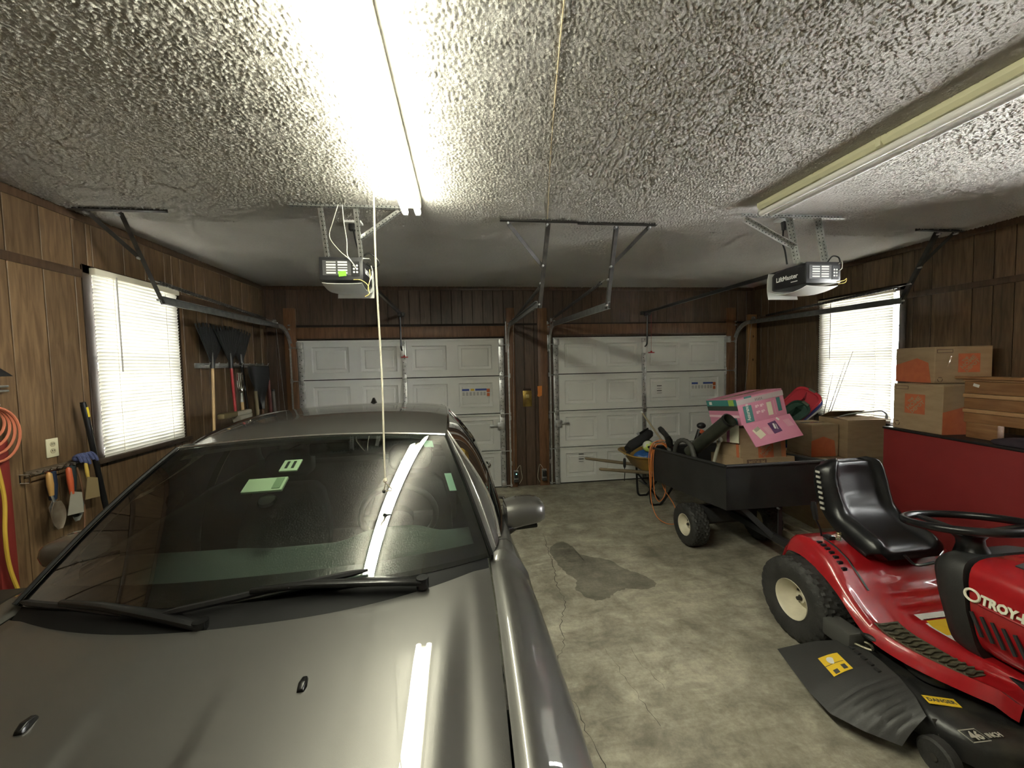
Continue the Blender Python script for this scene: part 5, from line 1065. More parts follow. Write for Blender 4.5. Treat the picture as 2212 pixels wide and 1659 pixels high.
bs = thing('broom_stick', 'pale wooden stick poking up from the back of the cart', 'stick', (2.15, 4.12, .5)); MB().tube(rel(bs, [(2.012, 4.20, 1.178), (2.16, 4.20, .975), (2.36, 4.18, .68)]), [.010, .0115, .0115], 8).build('handle', pm('weathered_pole', (.36, .31, .22), .7), bs); MB().cyl(rel(bs, [(2.004, 4.20, 1.190)])[0], rel(bs, [(2.015, 4.20, 1.175)])[0], .0115, 8).build('tip_cap', white_pl, bs)
# orange extension cord over the corner
oc = pm('orange_cord', (.62, .19, .045), .5); ec = thing('extension_cord', 'orange extension cord draped over the cart corner down to the floor', 'cord', (2.1, 4.1, 0))
def cordp(pts, name='cord_strand'): MB().tube(rel(ec, spline(pts, 8)), .0047, 6).build(name, oc, ec)
cordp([(2.26, 4.10, .80), (2.20, 4.13, .83), (2.135, 4.15, .80), (2.085, 4.14, .66), (2.07, 4.12, .40), (2.06, 4.08, .2), (2.07, 3.98, .06), (2.14, 3.90, .008), (2.24, 3.88, .006), (2.30, 3.95, .03), (2.31, 4.05, .15), (2.26, 4.15, .28), (2.24, 4.18, .36)])
cordp([(2.24, 4.06, .79), (2.18, 4.08, .835), (2.12, 4.10, .80), (2.088, 4.09, .65), (2.088, 4.08, .40), (2.09, 4.06, .28), (2.13, 4.05, .20), (2.20, 4.08, .22), (2.25, 4.12, .29), (2.26, 4.16, .35)])
cordp([(2.30, 4.14, .80), (2.20, 4.17, .845), (2.12, 4.19, .81), (2.078, 4.17, .68), (2.076, 4.15, .45), (2.079, 4.13, .30), (2.085, 4.12, .5), (2.092, 4.13, .72), (2.13, 4.14, .82), (2.22, 4.12, .83)])
cordp([(2.32, 4.10, .79), (2.24, 4.13, .86), (2.16, 4.16, .85), (2.10, 4.16, .78), (2.095, 4.15, .62), (2.11, 4.13, .75), (2.17, 4.11, .83), (2.28, 4.07, .80)])
# wheelbarrow ---------------------------------------------------------------
wbw = pm('handle_weathered_wood', (.16, .12, .075), .7, col2=(.24, .19, .12), nscale=8, stretch=(.6, 8, 8))
WB = thing('wheelbarrow', 'yellow tray wheelbarrow with weathered wooden handles behind the cart', 'wheelbarrow', (2.3, 4.62, 0))
def wbl(mb, name, m, parent=WB, **kw): mb.v = [p - Vector(WB.location) for p in mb.v]; return mb.build(name, m, parent, **kw)
for y0, y1 in ((4.885, 4.74), (4.345, 4.50)):
    h = MB(); n = 8; secs = []
    for x, r in ((1.555, .010), (1.57, .018), (1.78, .019), (1.82, .021), (2.95, .021)):
        k = (x - 1.56) / 1.4; y = lerp(y0, y1, k); z = lerp(.515, .30, k); secs.append([(x, y + r * math.cos(q), z + r * math.sin(q)) for q in [2 * math.pi * j / n + .39 for j in range(n)]])
    wbl(h.loft(secs), 'handle', wbw, smooth=50)
ym = pm('wheelbarrow_yellow', (.36, .22, .045), .5, col2=(.22, .13, .04), nscale=7)
def tray(a, b):
    q = 2 * math.pi * a; c, s_ = math.cos(q), math.sin(q); e = .55; ex = abs(c) ** e * (1 if c > 0 else -1); ey = abs(s_) ** e * (1 if s_ > 0 else -1)
    k = [0, .5, .60, .72, .84, .95, 1.0, 1.03][int(round(b * 7))]; z = [.40, .40, .41, .45, .51, .575, .60, .60][int(round(b * 7))]; return V(2.50 + .535 * ex * k + .05 * (z - .4), 4.62 + .33 * ey * k, z + .05 * (ex * k) * 0 + (.03 if ex < 0 else 0) * (z > .5) * abs(ex))
wbl(MB().grid(tray, 48, 8, cu=True), 'tray', ym, solid=.004, smooth=50); wbl(MB().tube([tray(i / 48, 1) for i in range(48)], .009, 6, closed=True), 'tray_rim', ym)
for y in (4.44, 4.80): wbl(MB().tube(spline([(2.22, y, .40), (2.23, y - .0, .12), (2.25, y, .02), (2.32, y, .008), (2.38, y, .03), (2.52, y, .22), (2.62, y, .36)], 5), .014, 8), 'leg', blackm)
wbl(MB().bar((2.27, 4.42, .20), (2.27, 4.82, .20), .03, .006), 'leg_brace', blackm); wbl(MB().bar((2.33, 4.42, .08), (2.24, 4.82, .30), .025, .005), 'leg_brace', blackm)
ty = wbl(MB().lathe([(.10, -.04), (.17, -.05), (.20, -.03), (.20, .03), (.17, .05), (.10, .04)], (3.02, 4.62, .20), (0, 1, 0), 28, closed=True), 'tyre', rubber); wbl(MB().lathe([(0, -.03), (.10, -.035), (.10, .035), (0, .03)], (3.02, 4.62, .20), (0, 1, 0), 20), 'wheel_rim', galv, ty)
# things in the wheelbarrow
bagm = pm('black_fabric', (.012, .012, .014), .8, bump=.3, bscale=80)
bg_ = thing('folded_camp_chair', 'black folded camp chair lying across the wheelbarrow', 'folding chair', (2.13, 4.57, .67)); 
MB().tube([(-.17, -.10, .03), (-.10, -.06, .07), (.05, -.02, .13), (.17, .03, .19), (.20, .04, .20)], [.05, .062, .062, .055, .03], 12).build('chair_sling', bagm, bg_)
for k in range(5): MB().cyl((.15 + .004 * k, .01 + .012 * k, .20 + .012 * k), (.02 + .004 * k, -.04 + .012 * k, .155 + .012 * k), .010, 8).build('chair_leg', blackm, bg_)
MB().tube([(-.18, -.12, .02), (-.20, -.13, .0), (-.16, -.14, -.01)], .010, 6).build('foot', blackp, bg_)
wsht = thing('white_cloth', 'white cloth tucked beside the camp chair in the wheelbarrow', 'cloth', (2.28, 4.66, .79)); MB().grid(lambda a, b: V(lerp(-.10, .12, a), lerp(-.08, .08, b), .07 * (1 - a) - .10 * a + .02 * math.sin(7 * a + 5 * b)), 12, 8).build('cloth', pm('white_cloth', (.68, .68, .68), .85), wsht, solid=.006)
bl = thing('blue_bag', 'crumpled blue plastic bag in the wheelbarrow tray', 'bag', (2.22, 4.50, .60)); MB().grid(lambda a, b: V((.16 + .02 * math.sin(9 * a * 6.283 / 2)) * math.sin(math.pi * b) * math.cos(6.283 * a), .12 * math.sin(math.pi * b) * math.sin(6.283 * a), .07 * -math.cos(math.pi * b) + .012 * math.sin(5 * a * 6.283 + 6 * b)), 24, 12, cu=True).build('bag', pm('blue_plastic', (.03, .11, .32), .35), bl)
gb = thing('sports_ball', 'lime and white ball half hidden behind the orange cord', 'ball', (2.20, 4.43, .735)); MB().sphere((0, 0, 0), .068, 20, 14).build('ball', pm('lime_white_ball', (.72, .74, .66), .5, col2=(.55, .68, .12), nscale=9, lo=.45, hi=.55), gb)
um = thing('hanging_strap', 'black handle and strap hanging from the wheelbarrow tray', 'strap', (1.93, 4.50, .5)); MB().tube([(.03, 0, .12), (.01, 0, .13), (0, 0, .09)], .006, 6).build('hook', galv, um); MB().tube([(0, 0, .09), (0, 0, .07), (0, 0, -.01), (0, 0, -.03)], [.010, .017, .017, .010], 10).build('grip', blackp, um); MB().tube([(0, 0, -.03), (.002, 0, -.10), (-.004, 0, -.19)], .005, 6).build('strap', blackp, um)
# ================================================================ RIGHT SIDE: CABINET, CARTONS, LIDS, TUBS
cab = thing('storage_cabinet', 'large plain red cabinet along the dark wall behind the mower', 'cabinet', (3.80, 3.09, 0), math.radians(-8.1))
redc = pm('red_matte_panel', (.235, .020, .020), .62, col2=(.21, .017, .017), nscale=3, bump=.04, bscale=300)
MB().box(0, .57, -1.95, 0, .05, 1.10).build('cabinet_body', redc, cab, bevel=.006); MB().box(-.006, .576, -1.956, .006, 1.10, 1.12).build('cabinet_top', pm('cabinet_black_edge', (.012, .010, .010), .5), cab, bevel=.003); MB().box(.03, .55, -1.9, -.03, 0, .05).build('plinth', blackp, cab)
c1 = Carton('moving_carton', 'square orange logo carton standing on the red cabinet', (3.985, 2.80, 1.121), (.40, .40, .395), (0, 0, math.radians(-7)))
c1.depot('-x', -.015, .03, .165); c1.rect('-x', -.125, .165, .11, .032, kr_k); c1.rect('-x', -.125, .165, .10, .022, cardb, off=.0016); c1.recycle('-x', -.16, -.15, .02); c1.poly('-y', [(-.2, -.197), (.2, -.197), (.2, -.02), (.0, .03), (-.2, -.02)], dep_o)
c2 = Carton('moving_carton', 'orange logo carton on top of the cabinet stack, turned to the corner', (4.165, 2.93, 1.520), (.41, .40, .305), (0, 0, math.radians(-16)))
c2.depot('-y', .04, .015, .155); c2.rect('-y', -.135, .115, .115, .03, kr_k); c2.rect('-y', -.135, .115, .105, .02, cardb, off=.0016); c2.recycle('-y', -.165, -.12, .018); c2.poly('-x', [(-.195, -.15), (.17, -.15), (.14, .02), (.03, .06), (-.195, .0)], dep_o); c2.rect('-y', -.10, .03, .012, .09, tape, rot=-.25, off=.0018, name='tape_strip')
c3 = Carton('moving_carton', 'brown carton with orange print at the foot of the storage lids', (3.735, 3.76, .725), (.29, .34, .335), (0, 0, math.radians(-4)))
c3.poly('-y', [(-.15, -.165), (.12, -.165), (.10, .0), (-.02, .045), (-.15, .0)], dep_o); c3.recycle('+x', -.12, .12, .015)
c4 = Carton('moving_carton', 'plain brown open carton with the metal cane across its flaps', (4.10, 3.66, .725), (.40, .36, .385), (0, 0, math.radians(-5)), open_=True)
for nm, lx, ly, rx, ry, sz in (('a', 0, -.18, math.radians(-100), 0, (.39, .15)), ('b', 0, .18, math.radians(70), 0, (.39, .15))):
    f = MB().box(-sz[0] / 2, sz[0] / 2, 0, sz[1], 0, .004).build('top_flap', cardb, c4.r); f.location = (lx, ly, .382); f.rotation_euler = (0.10 if ly < 0 else math.pi - .5, 0, 0)
f = MB().box(0, .07, -.17, .17, 0, .004).build('top_flap', card_in, c4.r); f.location = (.20, 0, .382); f.rotation_euler = (0, .06, 0)
MB().box(-.19, .19, -.17, .17, .26, .27).build('packing_sheet', pm('dark_packing', (.05, .04, .035), .8), c4.r)
c5 = Carton('moving_carton', 'wide brown carton on the floor under the two smaller cartons', (3.98, 3.76, 0), (.80, .56, .72), (0, 0, math.radians(-6)))
cane = thing('walking_cane', 'grey metal cane lying over the open carton by the window', 'cane', (4.10, 3.62, 1.12)); MB().tube(spline([(-.11, .14, -.03), (.0, .06, .025), (.16, -.10, .072), (.185, -.125, .07), (.20, -.145, .045), (.20, -.15, .01)], 6), .0075, 8).build('shaft', pm('cane_grey', (.25, .25, .25), .35, .7), cane); MB().tube([(.20, -.15, .03), (.20, -.15, -.005)], .011, 8).build('grip', pm('cane_grip', (.2, .2, .2), .6), cane)
# slatted wooden headboard standing on the cabinet
hb = thing('slatted_headboard', 'varnished wooden slatted headboard standing on the red cabinet', 'headboard', (3.85, 2.555, 1.121), math.radians(-8.1)); pine = pm('varnished_pine', (.20, .095, .038), .35, col2=(.31, .165, .072), nscale=5, stretch=(6, .7, 6), detail=6, dist=.6, coat=.2)
lp_ = pm('pine_light_edge', (.46, .28, .14), .4, col2=(.40, .23, .11), nscale=6, stretch=(6, .7, 6))
for z0, z1, m_ in ((.115, .19, pine), (.222, .305, pine), (.337, .43, pine)): MB().box(0, .022, -1.6, 0, z0, z1).build('slat', m_, hb, bevel=.006)
for z0, z1 in ((.192, .220), (.307, .335)): MB().box(-.010, .018, -1.6, 0, z0, z1).build('slat_edge', lp_, hb, bevel=.004)
MB().box(-.035, .05, -1.65, .04, .445, .470).build('top_rail', pine, hb, bevel=.008); MB().box(-.010, .028, -1.6, .0, .434, .446).build('rail_moulding', lp_, hb)
for y in (-.06, -1.55): MB().box(.022, .06, y - .05, y + .03, 0, .45).build('post', pine, hb, bevel=.004)
MB().box(.0, .05, -.22, -.02, 0, .115).build('foot', pine, hb, bevel=.004); MB().cbox((-.001, -.08, .40), (.001, .04, .022), RX(.3)).build('paper_tag', wp, hb)
def heap(name, label, c, r, m, seed, cat):
    rnd = random.Random(seed); ph = [rnd.uniform(0, 6.28) for _ in range(6)]
    o = thing(name, label, cat, c); g = MB()
    def fn(a, b):
        q = 6.2832 * a; th = math.pi * .5 * b; k = 1 + .13 * math.sin(3 * q + ph[0]) + .10 * math.sin(5 * q + ph[1] + 4 * b) + .07 * math.sin(8 * q + ph[2] - 7 * b)
        return V(r[0] * k * math.cos(q) * math.sin(th), r[1] * k * math.sin(q) * math.sin(th), r[2] * math.cos(th) * (1 + .22 * math.sin(2 * q + ph[3]) + .15 * math.sin(4 * q + ph[4])) + .004)
    g.grid(fn, 40, 14, cu=True).build('folds', m, o, smooth=60); return o
heap('dark_clothing', 'heap of dark folded clothing on the cabinet below the headboard', (3.745, 2.06, 1.121), (.085, .22, .075), pm('dark_cloth', (.018, .014, .022), .9, col2=(.04, .025, .035), nscale=6), 4, 'clothing')
heap('camouflage_cloth', 'small olive patterned cloth at the near end of the dark clothing', (3.70, 1.68, 1.121), (.08, .09, .08), pm('camo_cloth', (.12, .11, .04), .9, col2=(.30, .28, .16), nscale=18), 9, 'cloth')
# storage tubs and lids
def rrect(w_, h, r, n=5):
    o = []
    for cx, cy, a in ((w_ / 2 - r, h / 2 - r, 0), (-w_ / 2 + r, h / 2 - r, 90), (-w_ / 2 + r, -h / 2 + r, 180), (w_ / 2 - r, -h / 2 + r, 270)):
        for k in range(n): q = math.radians(a + 90 * k / (n - 1)); o.append((cx + r * math.cos(q), cy + r * math.sin(q)))
    return o
def tub(label, c, col, h, nm, w_=.44, d=.32):
    o = thing('storage_tub', label, 'storage tub', c, math.radians(-8), group='stacked storage tubs'); m = pm(nm, col, .4); b = MB()
    b.loft([[(x, y, z) for x, y in rrect(w_ * k, d * k, .05)] for k, z in ((.80, 0), (.82, .01), (.94, h - .03), (.95, h - .025), (1.0, h - .025), (1.0, h), (.955, h), (.93, h - .04), (.80, .012))], cap=False); b.add([(x, y, .006) for x, y in rrect(w_ * .80, d * .80, .05)], [tuple(range(20))]); b.build('tub_body', m, o, smooth=35)
    MB().tube([(x, y, h - .002) for x, y in rrect(w_ * 1.0, d * 1.0, .05)], .007, 6, closed=True).build('rim', m, o)
tub('teal storage tub at the bottom of the tub stack', (3.95, 4.42, .0), (.03, .13, .11), .46, 'tub_teal', .50, .40); tub('dark green storage tub second up in the tub stack', (3.95, 4.42, .462), (.02, .07, .04), .11, 'tub_green'); tub('blue storage tub in the middle of the tub stack', (3.95, 4.42, .575), (.035, .06, .24), .13, 'tub_blue'); tub('pale green storage tub above the blue one in the tub stack', (3.95, 4.42, .71), (.06, .18, .14), .11, 'tub_pale'); tub('maroon storage tub topmost in the tub stack', (3.95, 4.42, .825), (.10, .01, .03), .09, 'tub_maroon')
def lid(label, c, nrm, roll, col, nm, w_, d):
    o = thing('tub_lid', label, 'lid', c, group='leaning tub lids'); m = pm(nm, col, .38); n = Vector(nrm).normalized(); x = n.cross(V(0, 0, 1)).normalized() * -1; y = n.cross(x); M = basis((0, 0, 0), x, y) @ RZ(roll)
    b = MB(); b.loft([[(x_, y_, z) for x_, y_ in rrect(w_ * k, d * k, .09)] for k, z in ((1.0, -.018), (1.02, -.018), (1.02, .006), (.98, .010), (.90, .010), (.87, .002), (.5, .002))], cap=True); b.xf(M); b.build('lid_plate', m, o, smooth=35)
    MB().cbox((0, d * .5, .006), (.08, .03, .016)).xf(M).build('latch', pm(nm + '_latch', (.10, .12, .08), .5), o, bevel=.004); o.rotation_euler = (0, 0, 0); return o
NR = (-.62, -.62, .48)
lid('red storage lid, front of the leaning lids under the window', (4.06, 4.28, 1.19), NR, -.62, (.42, .02, .035), 'lid_red', .30, .46); lid('blue storage lid tucked behind the red lid', (4.10, 4.315, 1.155), NR, -.66, (.03, .045, .26), 'lid_blue', .31, .46); lid('white storage lid rearmost of the leaning lids', (4.125, 4.345, 1.12), NR, -.70, (.62, .64, .62), 'lid_white', .31, .46); lid('dark green storage lid leaning in front of the red lid', (3.90, 4.19, 1.10), NR, -.75, (.012, .05, .03), 'lid_green', .22, .36)
# fishing rods
for lab, p0, p1 in (('tallest fishing rod leaning against the bright window', (4.30, 4.12, 1.0), (4.33, 3.86, 1.82)), ('middle fishing rod leaning against the bright window', (4.29, 4.14, 1.0), (4.33, 3.945, 1.70)), ('short fishing rod leaning nearest the window edge', (4.28, 4.17, 1.0), (4.33, 4.09, 1.58))):
    r = thing('fishing_rod', lab, 'fishing rod', p0, group='fishing rods'); v = Vector(p1) - Vector(p0); MB().tube([v * -1.15, V(0, 0, 0), v], [.006, .0042, .002], 6).build('blank', blackm, r)
    for k in (.15, .35, .55, .75, .92):
        c = v * k + V(-.008, 0, 0); MB().tube([c + V(0, .007 * math.cos(q), .007 * math.sin(q)) for q in [2 * math.pi * i / 8 for i in range(8)]], .0015, 4, closed=True).build('line_guide', galv, r)
    MB().tube([v * -1.15, v * -.9], .011, 8).build('cork_grip', pm('cork', (.35, .22, .11), .8), r)
# lumber in the corner
lum = wood('raw_lumber', (.24, .125, .05), (.36, .205, .09), var=.05); lo = thing('lumber_stud', 'pale unpainted stud standing in the corner by the cart side door', 'lumber', (4.36, 5.44, 0)); MB().box(-.075, .07, -.02, .02, 0, 2.43).build('stud', lum, lo, bevel=.004)
for z in (.5, 1.1, 1.75, 2.1): MB().sphere((.01 + .03 * math.sin(z * 9), -.0195, z), (.012, .002, .02)).build('knot', pm('wood_knot', (.07, .03, .015), .6), lo)

ldr = thing('folded_step_ladder', 'cream metal ladder frame lying on the floor beyond the mower seat', 'ladder', (3.25, 3.15, 0)); lm_ = pm('cream_metal', (.48, .44, .34), .45, .2)
for dx in (-.09, .09): MB().bar((-.10 + dx, .48, .05), (.0 + dx, -.35, .05), .03, .06).build('side_rail', lm_, ldr, bevel=.004)
for k in range(5): MB().bar((-.19 + .024 * k, .42 - .19 * k, .05), (-.01 + .024 * k, .42 - .19 * k, .05), .035, .022).build('rung', lm_, ldr, bevel=.003)
# ================================================================ LEFT SIDE AND SMALL WALL THINGS
ou = thing('wall_outlet', 'ivory duplex wall outlet above the hand tool rack', 'outlet', (XL + .0125, 2.757, 1.30)); MB().box(0, .007, -.036, .036, -.058, .058).build('cover_plate', pm('ivory_plastic', (.66, .62, .45), .4), ou, bevel=.003)
for z in (-.02, .022): 
    so = MB().cyl((.006, 0, z), (.010, 0, z), .016, 14).build('socket', pm('ivory_socket', (.45, .40, .27), .45), ou)
    for y in (-.006, .006): MB().cbox((.0102, y, z + .003), (.001, .003, .009)).build('slot', hole_m, so)
# hand tool rack
rk = thing('tool_rack', 'chrome wire tool rack below the wall outlet', 'tool rack', (XL + .012, 2.75, 1.17)); MB().box(0, .012, -.16, .16, -.012, .022).build('back_board', pm('rack_board', (.10, .07, .045), .7), rk)
MB().tube([(.0, -.18, .01), (.075, -.18, .005), (.075, .16, .012), (.0, .16, .02)], .004, 6).build('wire_rail', chrome, rk); MB().tube([(.0, -.18, -.04), (.0, -.18, .01), (.05, -.18, .01), (.05, -.18, -.04)], .004, 6, closed=True).build('wire_bracket', chrome, rk)
for i in range(8): y = -.14 + i * .04; MB().tube([(.0, y, .012), (.078, y, .006), (.085, y, .02)], .003, 5).build('peg', chrome, rk)
def htool(name, label, y, hc, hm, length, blade, bm, tilt=0.0, cat='hand tool'):
    o = thing(name, label, cat, (XL + .070 + .022 * (2 - round((y + .105) / .04) % 3), 2.725 + y, 1.165), rot=(tilt, 0, 0), group='hand tools on the wire rack'); MB().tube([(0, 0, .012), (0, 0, 0), (0, 0, -length * .5), (0, 0, -length)], [.006, hc, hc * 1.15, hc * .8], 10).build('handle', hm, o)
    if blade == 'trowel': 
        MB().tube([(0, 0, -length), (0.01, 0, -length - .05)], .006, 6).build('neck', galv, o); MB().grid(lambda a, b: V(.012 + .012 * abs(2 * b - 1) ** 2, lerp(-1, 1, b) * .043 * math.sin(math.pi * (a * .82 + .12)) ** .7, -length - .04 - .17 * a), 10, 7).build('blade', bm, o, solid=.003)
    elif blade == 'plate': MB().prism([(0.004, -.05, -length - .12), (.004, .05, -length - .14), (.004, .055, -length - .01), (.004, -.01, -length + .02)], (.004, 0, 0)).build('blade', bm, o)
    elif blade == 'fork':
        for k in (-1, 0, 1): MB().tube([(0, 0, -length), (.01, k * .022, -length - .04), (.015, k * .025, -length - .14)], .0045, 6).build('tine', bm, o)
    elif blade == 'shears':
        for k in (-1, 1): MB().prism([(0, k * .006, -length), (0, k * .03, -length - .04), (0, k * .012, -length - .16), (0, 0, -length - .17)], (.006, 0, 0)).build('blade', bm, o)
rust = pm('rusty_steel', (.16, .12, .085), .6, .5, (.24, .20, .16), 14)
htool('garden_trowel', 'tan wooden handled trowel first on the wire rack', -.105, .014, pm('tan_handle', (.42, .24, .08), .5), .13, 'trowel', rust, .05); htool('pruning_shears', 'dark blue handled shears beside the tan trowel', -.045, .022, pm('navy_grip', (.012, .022, .05), .5), .17, 'shears', galv); htool('putty_knife', 'orange red handled scraper in the middle of the rack', .012, .014, pm('orange_red_grip', (.48, .09, .035), .45), .16, 'plate', pm('bright_blade', (.55, .52, .45), .35, .5), .06); htool('hand_cultivator', 'dark handled cultivator beside the orange scraper', .055, .018, pm('dark_teal_grip', (.015, .025, .03), .5), .15, 'fork', rust); htool('wide_scraper', 'broad grey scoop hanging low on the wire rack', .085, .018, blackp, .14, 'trowel', pm('grey_scoop', (.10, .10, .09), .6), -.05); htool('paint_brush', 'yellow handled brush near the blue glove', .125, .009, pm('yellow_handle', (.55, .38, .08), .5), .10, 'plate', pm('bristle', (.22, .16, .08), .8), .1)
gv = thing('work_glove', 'blue knit glove draped on the end of the tool rack', 'glove', (XL + .08, 2.85, 1.20)); MB().sphere((0, .01, .012), (.03, .05, .028), 14, 10).build('palm', pm('blue_knit', (.07, .085, .20), .9, bump=.5, bscale=200), gv)
for k in range(5): MB().tube(spline([(0, -.03 + .02 * k, .02), (.02, -.03 + .024 * k, .03), (.035, -.025 + .027 * k, -.015 - .012 * (k % 3))], 4), [.010] * 8 + [.007], 8).build('finger', MATS['blue_knit'], gv)
lc = thing('leather_cord', 'thin brown cord hanging from the tool rack', 'cord', (XL + .07, 2.84, 1.1)); MB().tube(spline([(0, .0, .05), (0, .02, -.05), (0, .03, -.2), (0, .02, -.36)], 5), .005, 6).build('cord', pm('brown_cord', (.18, .09, .05), .7), lc)
pl = thing('metal_pole', 'long black pole with a yellow band leaning beside the window', 'pole', (XL + .11, 3.03, .0)); MB().tube([(.06, .06, 0), (0, -.055, .83), (-.02, -.14, 1.57)], [.016, .016, .015], 10).build('shaft', blackm, pl); MB().cyl((-.013, -.115, 1.36), (-.0195, -.1385, 1.555), .0165, 10).build('end_sleeve', blackm, pl); MB().cyl((-.0165, -.125, 1.47), (-.0185, -.133, 1.535), .0178, 10).build('yellow_band', pm('yellow_tape', (.68, .52, .03), .5), pl)
# things at the left picture edge
ps = thing('red_board', 'tall red painted board standing against the brown wall', 'board', (XL + .035, 2.45, 0)); MB().box(-.02, .02, -.05, .035, .0, 1.40).build('board', pm('red_board_paint', (.20, .022, .018), .55, col2=(.15, .018, .014), nscale=6, stretch=(4, 4, .6)), ps, bevel=.003)
bx_ = thing('dark_crate', 'small dark crate at the foot of the red board', 'crate', (XL + .12, 2.22, 0)); MB().box(-.10, .10, -.12, .12, 0, .60).build('crate_body', pm('dark_crate', (.02, .016, .014), .7), bx_, bevel=.006); MB().box(-.11, .11, -.13, .13, .60, .62).build('crate_lid', pm('dark_crate_lid', (.03, .025, .02), .6), bx_)
co = thing('wall_cord_coil', 'salmon orange cord coil hanging on the brown wall', 'cord', (XL + .06, 2.375, 1.50))
for k in range(4): MB().tube([V(.012 * k, .02 + (.075 + .012 * k) * math.cos(q), -.02 * k + (.085 + .02 * k) * math.sin(q)) for q in [2 * math.pi * i / 28 for i in range(28)]], .0065, 6, closed=True).build('cord_loop', pm('salmon_cord', (.50, .16, .09), .5), co)
MB().cyl((-.04, .02, .09), (.06, .02, .10), .006, 8).build('hook', galv, co)
yc = thing('yellow_air_hose', 'yellow hose hanging down beside the red board', 'hose', (XL + .09, 2.36, .8)); MB().tube(spline([(0, .02, .55), (0, .05, .30), (.01, .03, .1), (0, .05, -.1), (.02, .09, -.35), (.06, .12, -.6), (.10, .12, -.78)], 8), .009, 8).build('hose', pm('yellow_hose', (.55, .36, .05), .45), yc)
bw = thing('black_bracket', 'black triangular shelf bracket high beside the cord coil', 'bracket', (XL + .012, 2.42, 1.77)); MB().prism([(0, -.05, -.02), (0, .085, -.02), (0, -.02, .06), (0, -.05, .06)], (.08, 0, 0)).build('bracket', blackp, bw, bevel=.004); 
for z in (-.075, -.10): MB().cyl((.03, -.08, z), (.03, .10, z), .006, 8).build('rod', galv, bw)
sb = thing('shopping_bag', 'green and white patterned bag with tan handle behind the car', 'bag', (-2.22, 3.30, 0)); MB().loft([[(x * k, y * k, z) for x, y in rrect(.26, .30, .05)] for k, z in ((.9, 0), (1, .1), (1, .75), (.97, .92))]).build('bag_body', pm('bag_pattern', (.50, .52, .45), .7, col2=(.06, .14, .09), nscale=16, lo=.48, hi=.52), sb); MB().tube(spline([(-.06, -.12, .88), (-.06, -.15, 1.0), (-.02, -.15, 1.04), (.02, -.14, .98), (.02, -.12, .88)], 5), .008, 6).build('handle', pm('tan_strap', (.40, .28, .14), .6), sb)
# long tools in the far corner
rr = thing('long_tool_rack', 'grey rail tool rack holding the rakes by the far corner', 'tool rack', (XL + .012, 4.75, 1.81)); MB().box(0, .02, -.64, .66, -.025, .025).build('rail', galv, rr, bevel=.003)
for i in range(9): y = -.58 + i * .145; MB().tube([(.02, y, 0), (.10, y, 0), (.11, y, .03)], .006, 6).build('hook', galv, rr)
rk_m = pm('rake_black_plastic', (.012, .013, .014), .5)
def rake(label, y, hm, tilt, wd=.27, low=1.2, dx=0.0):
    o = thing('leaf_rake', label, 'rake', (XL + .12 + dx, y, 1.78), rot=(tilt, 0, 0), group='leaf rakes hung heads up'); MB().cyl((0, 0, .06), (0.03, 0, low - 1.78), .0135, 10).build('handle', hm, o); MB().tube([(0, 0, .0), (0, 0, .08), (0, 0, .16)], [.02, .024, .014], 10).build('ferrule', blackp, o)
    for k in range(19):
        u = k / 9 - 1; x1 = u * wd; MB().bar((0, u * .03, .08), (-.01 + .01 * (k % 2), x1, .44 - .05 * u * u), .0165, .004, up=(1, 0, 0)).build('tine', rk_m, o)
    MB().prism([(-.006, -.035, .07), (-.006, .035, .07), (-.006, wd * .86, .36), (-.006, wd * .45, .395), (-.006, -wd * .45, .395), (-.006, -wd * .86, .36)], (.006, 0, 0)).build('rake_head', rk_m, o)
rake('black leaf rake with pale wooden handle, nearest the window', 4.20, pm('pale_ash_handle', (.55, .38, .19), .5), -.13, .25, 1.15); rake('black leaf rake with red handle in the tool corner', 4.46, pm('red_handle', (.40, .025, .03), .4), -.02, .24, 1.2, .03); rake('black leaf rake with dark handle, deepest in the corner', 4.78, blackm, .05, .26, 1.2, -.03)
sh_ = thing('scoop_shovel', 'black scoop shovel hanging blade up in the tool corner', 'shovel', (XL + .17, 4.90, 1.30)); MB().grid(lambda a, b: V(.02 + .05 * abs(2 * b - 1) ** 2 - .03 * a, lerp(-1, 1, b) * lerp(.03, .24, sstep(0, .9, a)), .0 + .50 * a), 12, 9).build('blade', pm('scoop_dark_steel', (.02, .02, .022), .35, .5), sh_, solid=.004); MB().cyl((0, 0, .06), (.02, .0, -.5), .016, 10).build('handle', MATS['pale_ash_handle'], sh_); MB().cyl((0, 0, .10), (0, 0, -.04), .019, 10).build('socket', galv, sh_)
pf = thing('pitch_fork', 'steel pitchfork with pale handle between rakes and shovel', 'pitchfork', (XL + .16, 4.61, 1.43)); MB().cyl((0, 0, .02), (.02, 0, -.6), .016, 10).build('handle', MATS['pale_ash_handle'], pf); MB().tube([(0, 0, -.02), (0, 0, .08)], [.019, .013], 8).build('ferrule', galv, pf)
for k in (-1.5, -.5, .5, 1.5): MB().tube(spline([(0, 0, .07), (0, k * .03, .11), (-.01, k * .036, .19), (-.005, k * .034, .30)], 4), .005, 6).build('tine', chrome, pf)
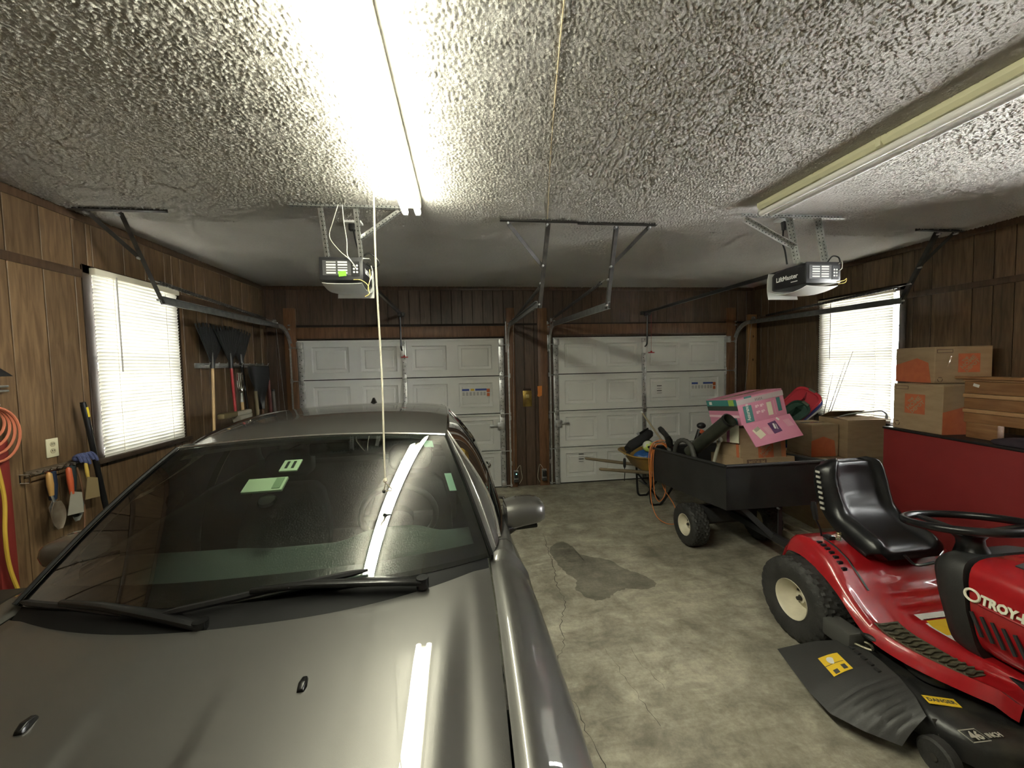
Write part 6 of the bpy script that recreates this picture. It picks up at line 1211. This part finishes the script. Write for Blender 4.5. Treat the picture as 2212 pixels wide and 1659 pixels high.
pbm = thing('push_broom', 'worn push broom head hanging low beneath the rakes', 'broom', (XL + .23, 4.32, 1.31)); MB().cbox((0, -.10, .0), (.07, .26, .055)).build('broom_block', pm('olive_block', (.13, .10, .045), .7), pbm, bevel=.015); MB().cbox((.015, .13, .0), (.06, .26, .045)).build('grey_block', pm('grey_bristle_block', (.36, .33, .27), .8), pbm, bevel=.012); MB().loft([[(-.03, .0, -.02), (.05, .0, -.02), (.05, .25, -.02), (-.03, .25, -.02)], [(-.02, .04, -.13), (.06, .04, -.13), (.06, .19, -.13), (-.02, .19, -.13)]]).build('bristles', pm('bristle_grey', (.28, .26, .21), .9, bump=.5, bscale=200), pbm); MB().cyl((0, .05, -.03), (0, .05, -.5), .014, 8).build('handle', MATS['red_handle'], pbm)
for lab, y, x, h, c in (('dark red pole standing in the far left corner', 5.22, .16, 1.63, (.11, .028, .022)), ('grey pole standing in the far left corner', 5.02, .30, 1.50, (.10, .09, .075)), ('olive pole standing beside the pitchfork', 4.74, .24, 1.52, (.16, .13, .07)), ('brown pole standing behind the scoop shovel', 5.10, .12, 1.45, (.14, .08, .04))):
    p_ = thing('tool_pole', lab, 'pole', (XL + x, y, 0), group='poles in the tool corner'); MB().tube([(.06, 0, 0), (0, 0, h)], .019, 10).build('shaft', pm('pole_%d' % int(h * 100), c, .5), p_); MB().tube([(.0, 0, h), (0, 0, h + .02)], [.021, .014], 10).build('end_cap', blackp, p_)
# between the doors
bp2 = thing('brass_plate', 'tarnished brass switch plate on the boards between the doors', 'wall plate', (.916, YB - .001, 1.278)); brass = pm('tarnished_brass', (.42, .30, .07), .35, .85, (.20, .13, .04), 9); MB().box(-.065, .065, -.006, 0, -.128, .10).build('plate', brass, bp2, bevel=.003); MB().box(-.055, .055, -.009, 0, .10, .13).build('burnt_edge', pm('burnt_edge', (.03, .015, .008), .8), bp2); MB().cbox((0, -.012, .02), (.05, .014, .05)).build('switch_box', pm('brass_light', (.60, .48, .20), .4, .6), bp2, bevel=.003); MB().cyl((0, -.01, -.05), (0, -.02, -.05), .016, 12).build('knob', brass, bp2)
ta = thing('orange_tag', 'orange plastic tag on the jamb between the doors', 'tag', (1.09, YB - .042, 1.37)); MB().prism([(-.032, 0, .07), (.035, 0, .075), (.03, 0, -.065), (-.012, 0, -.085), (-.036, 0, -.07), (-.028, 0, -.03)], (0, -.004, 0)).build('tag', pm('tag_orange', (.68, .22, .035), .45), ta)
for lab, x, s, led in (('safety sensor with green light by the car side door track', .72, 1, True), ('safety sensor by the cart side door track', 1.13, -1, False)):
    o = thing('safety_sensor', lab, 'sensor', (x, YB - .06, .12), group='door safety sensors'); MB().cbox((0, -.03, .07), (.05, .05, .085)).build('housing', blackp, o, bevel=.006); MB().cbox((0, .0, .05), (.07, .004, .16)).build('mount', galv, o); MB().cbox((0, -.02, -.02), (.06, .06, .03)).build('lower_clip', dark_iron, o, bevel=.004)
    if led: MB().sphere((.0, -.057, .09), .007, 8, 6).build('led', emis('led_green', (.2, 1, .75), 3), o)
    MB().tube(spline([(0, 0, .11), (s * .06, -.01, .20), (s * .08, .02, .10), (s * .09, .02, .0), (s * .05, .03, -.08)], 6), .003, 5).build('sensor_wire', wire_w, o)
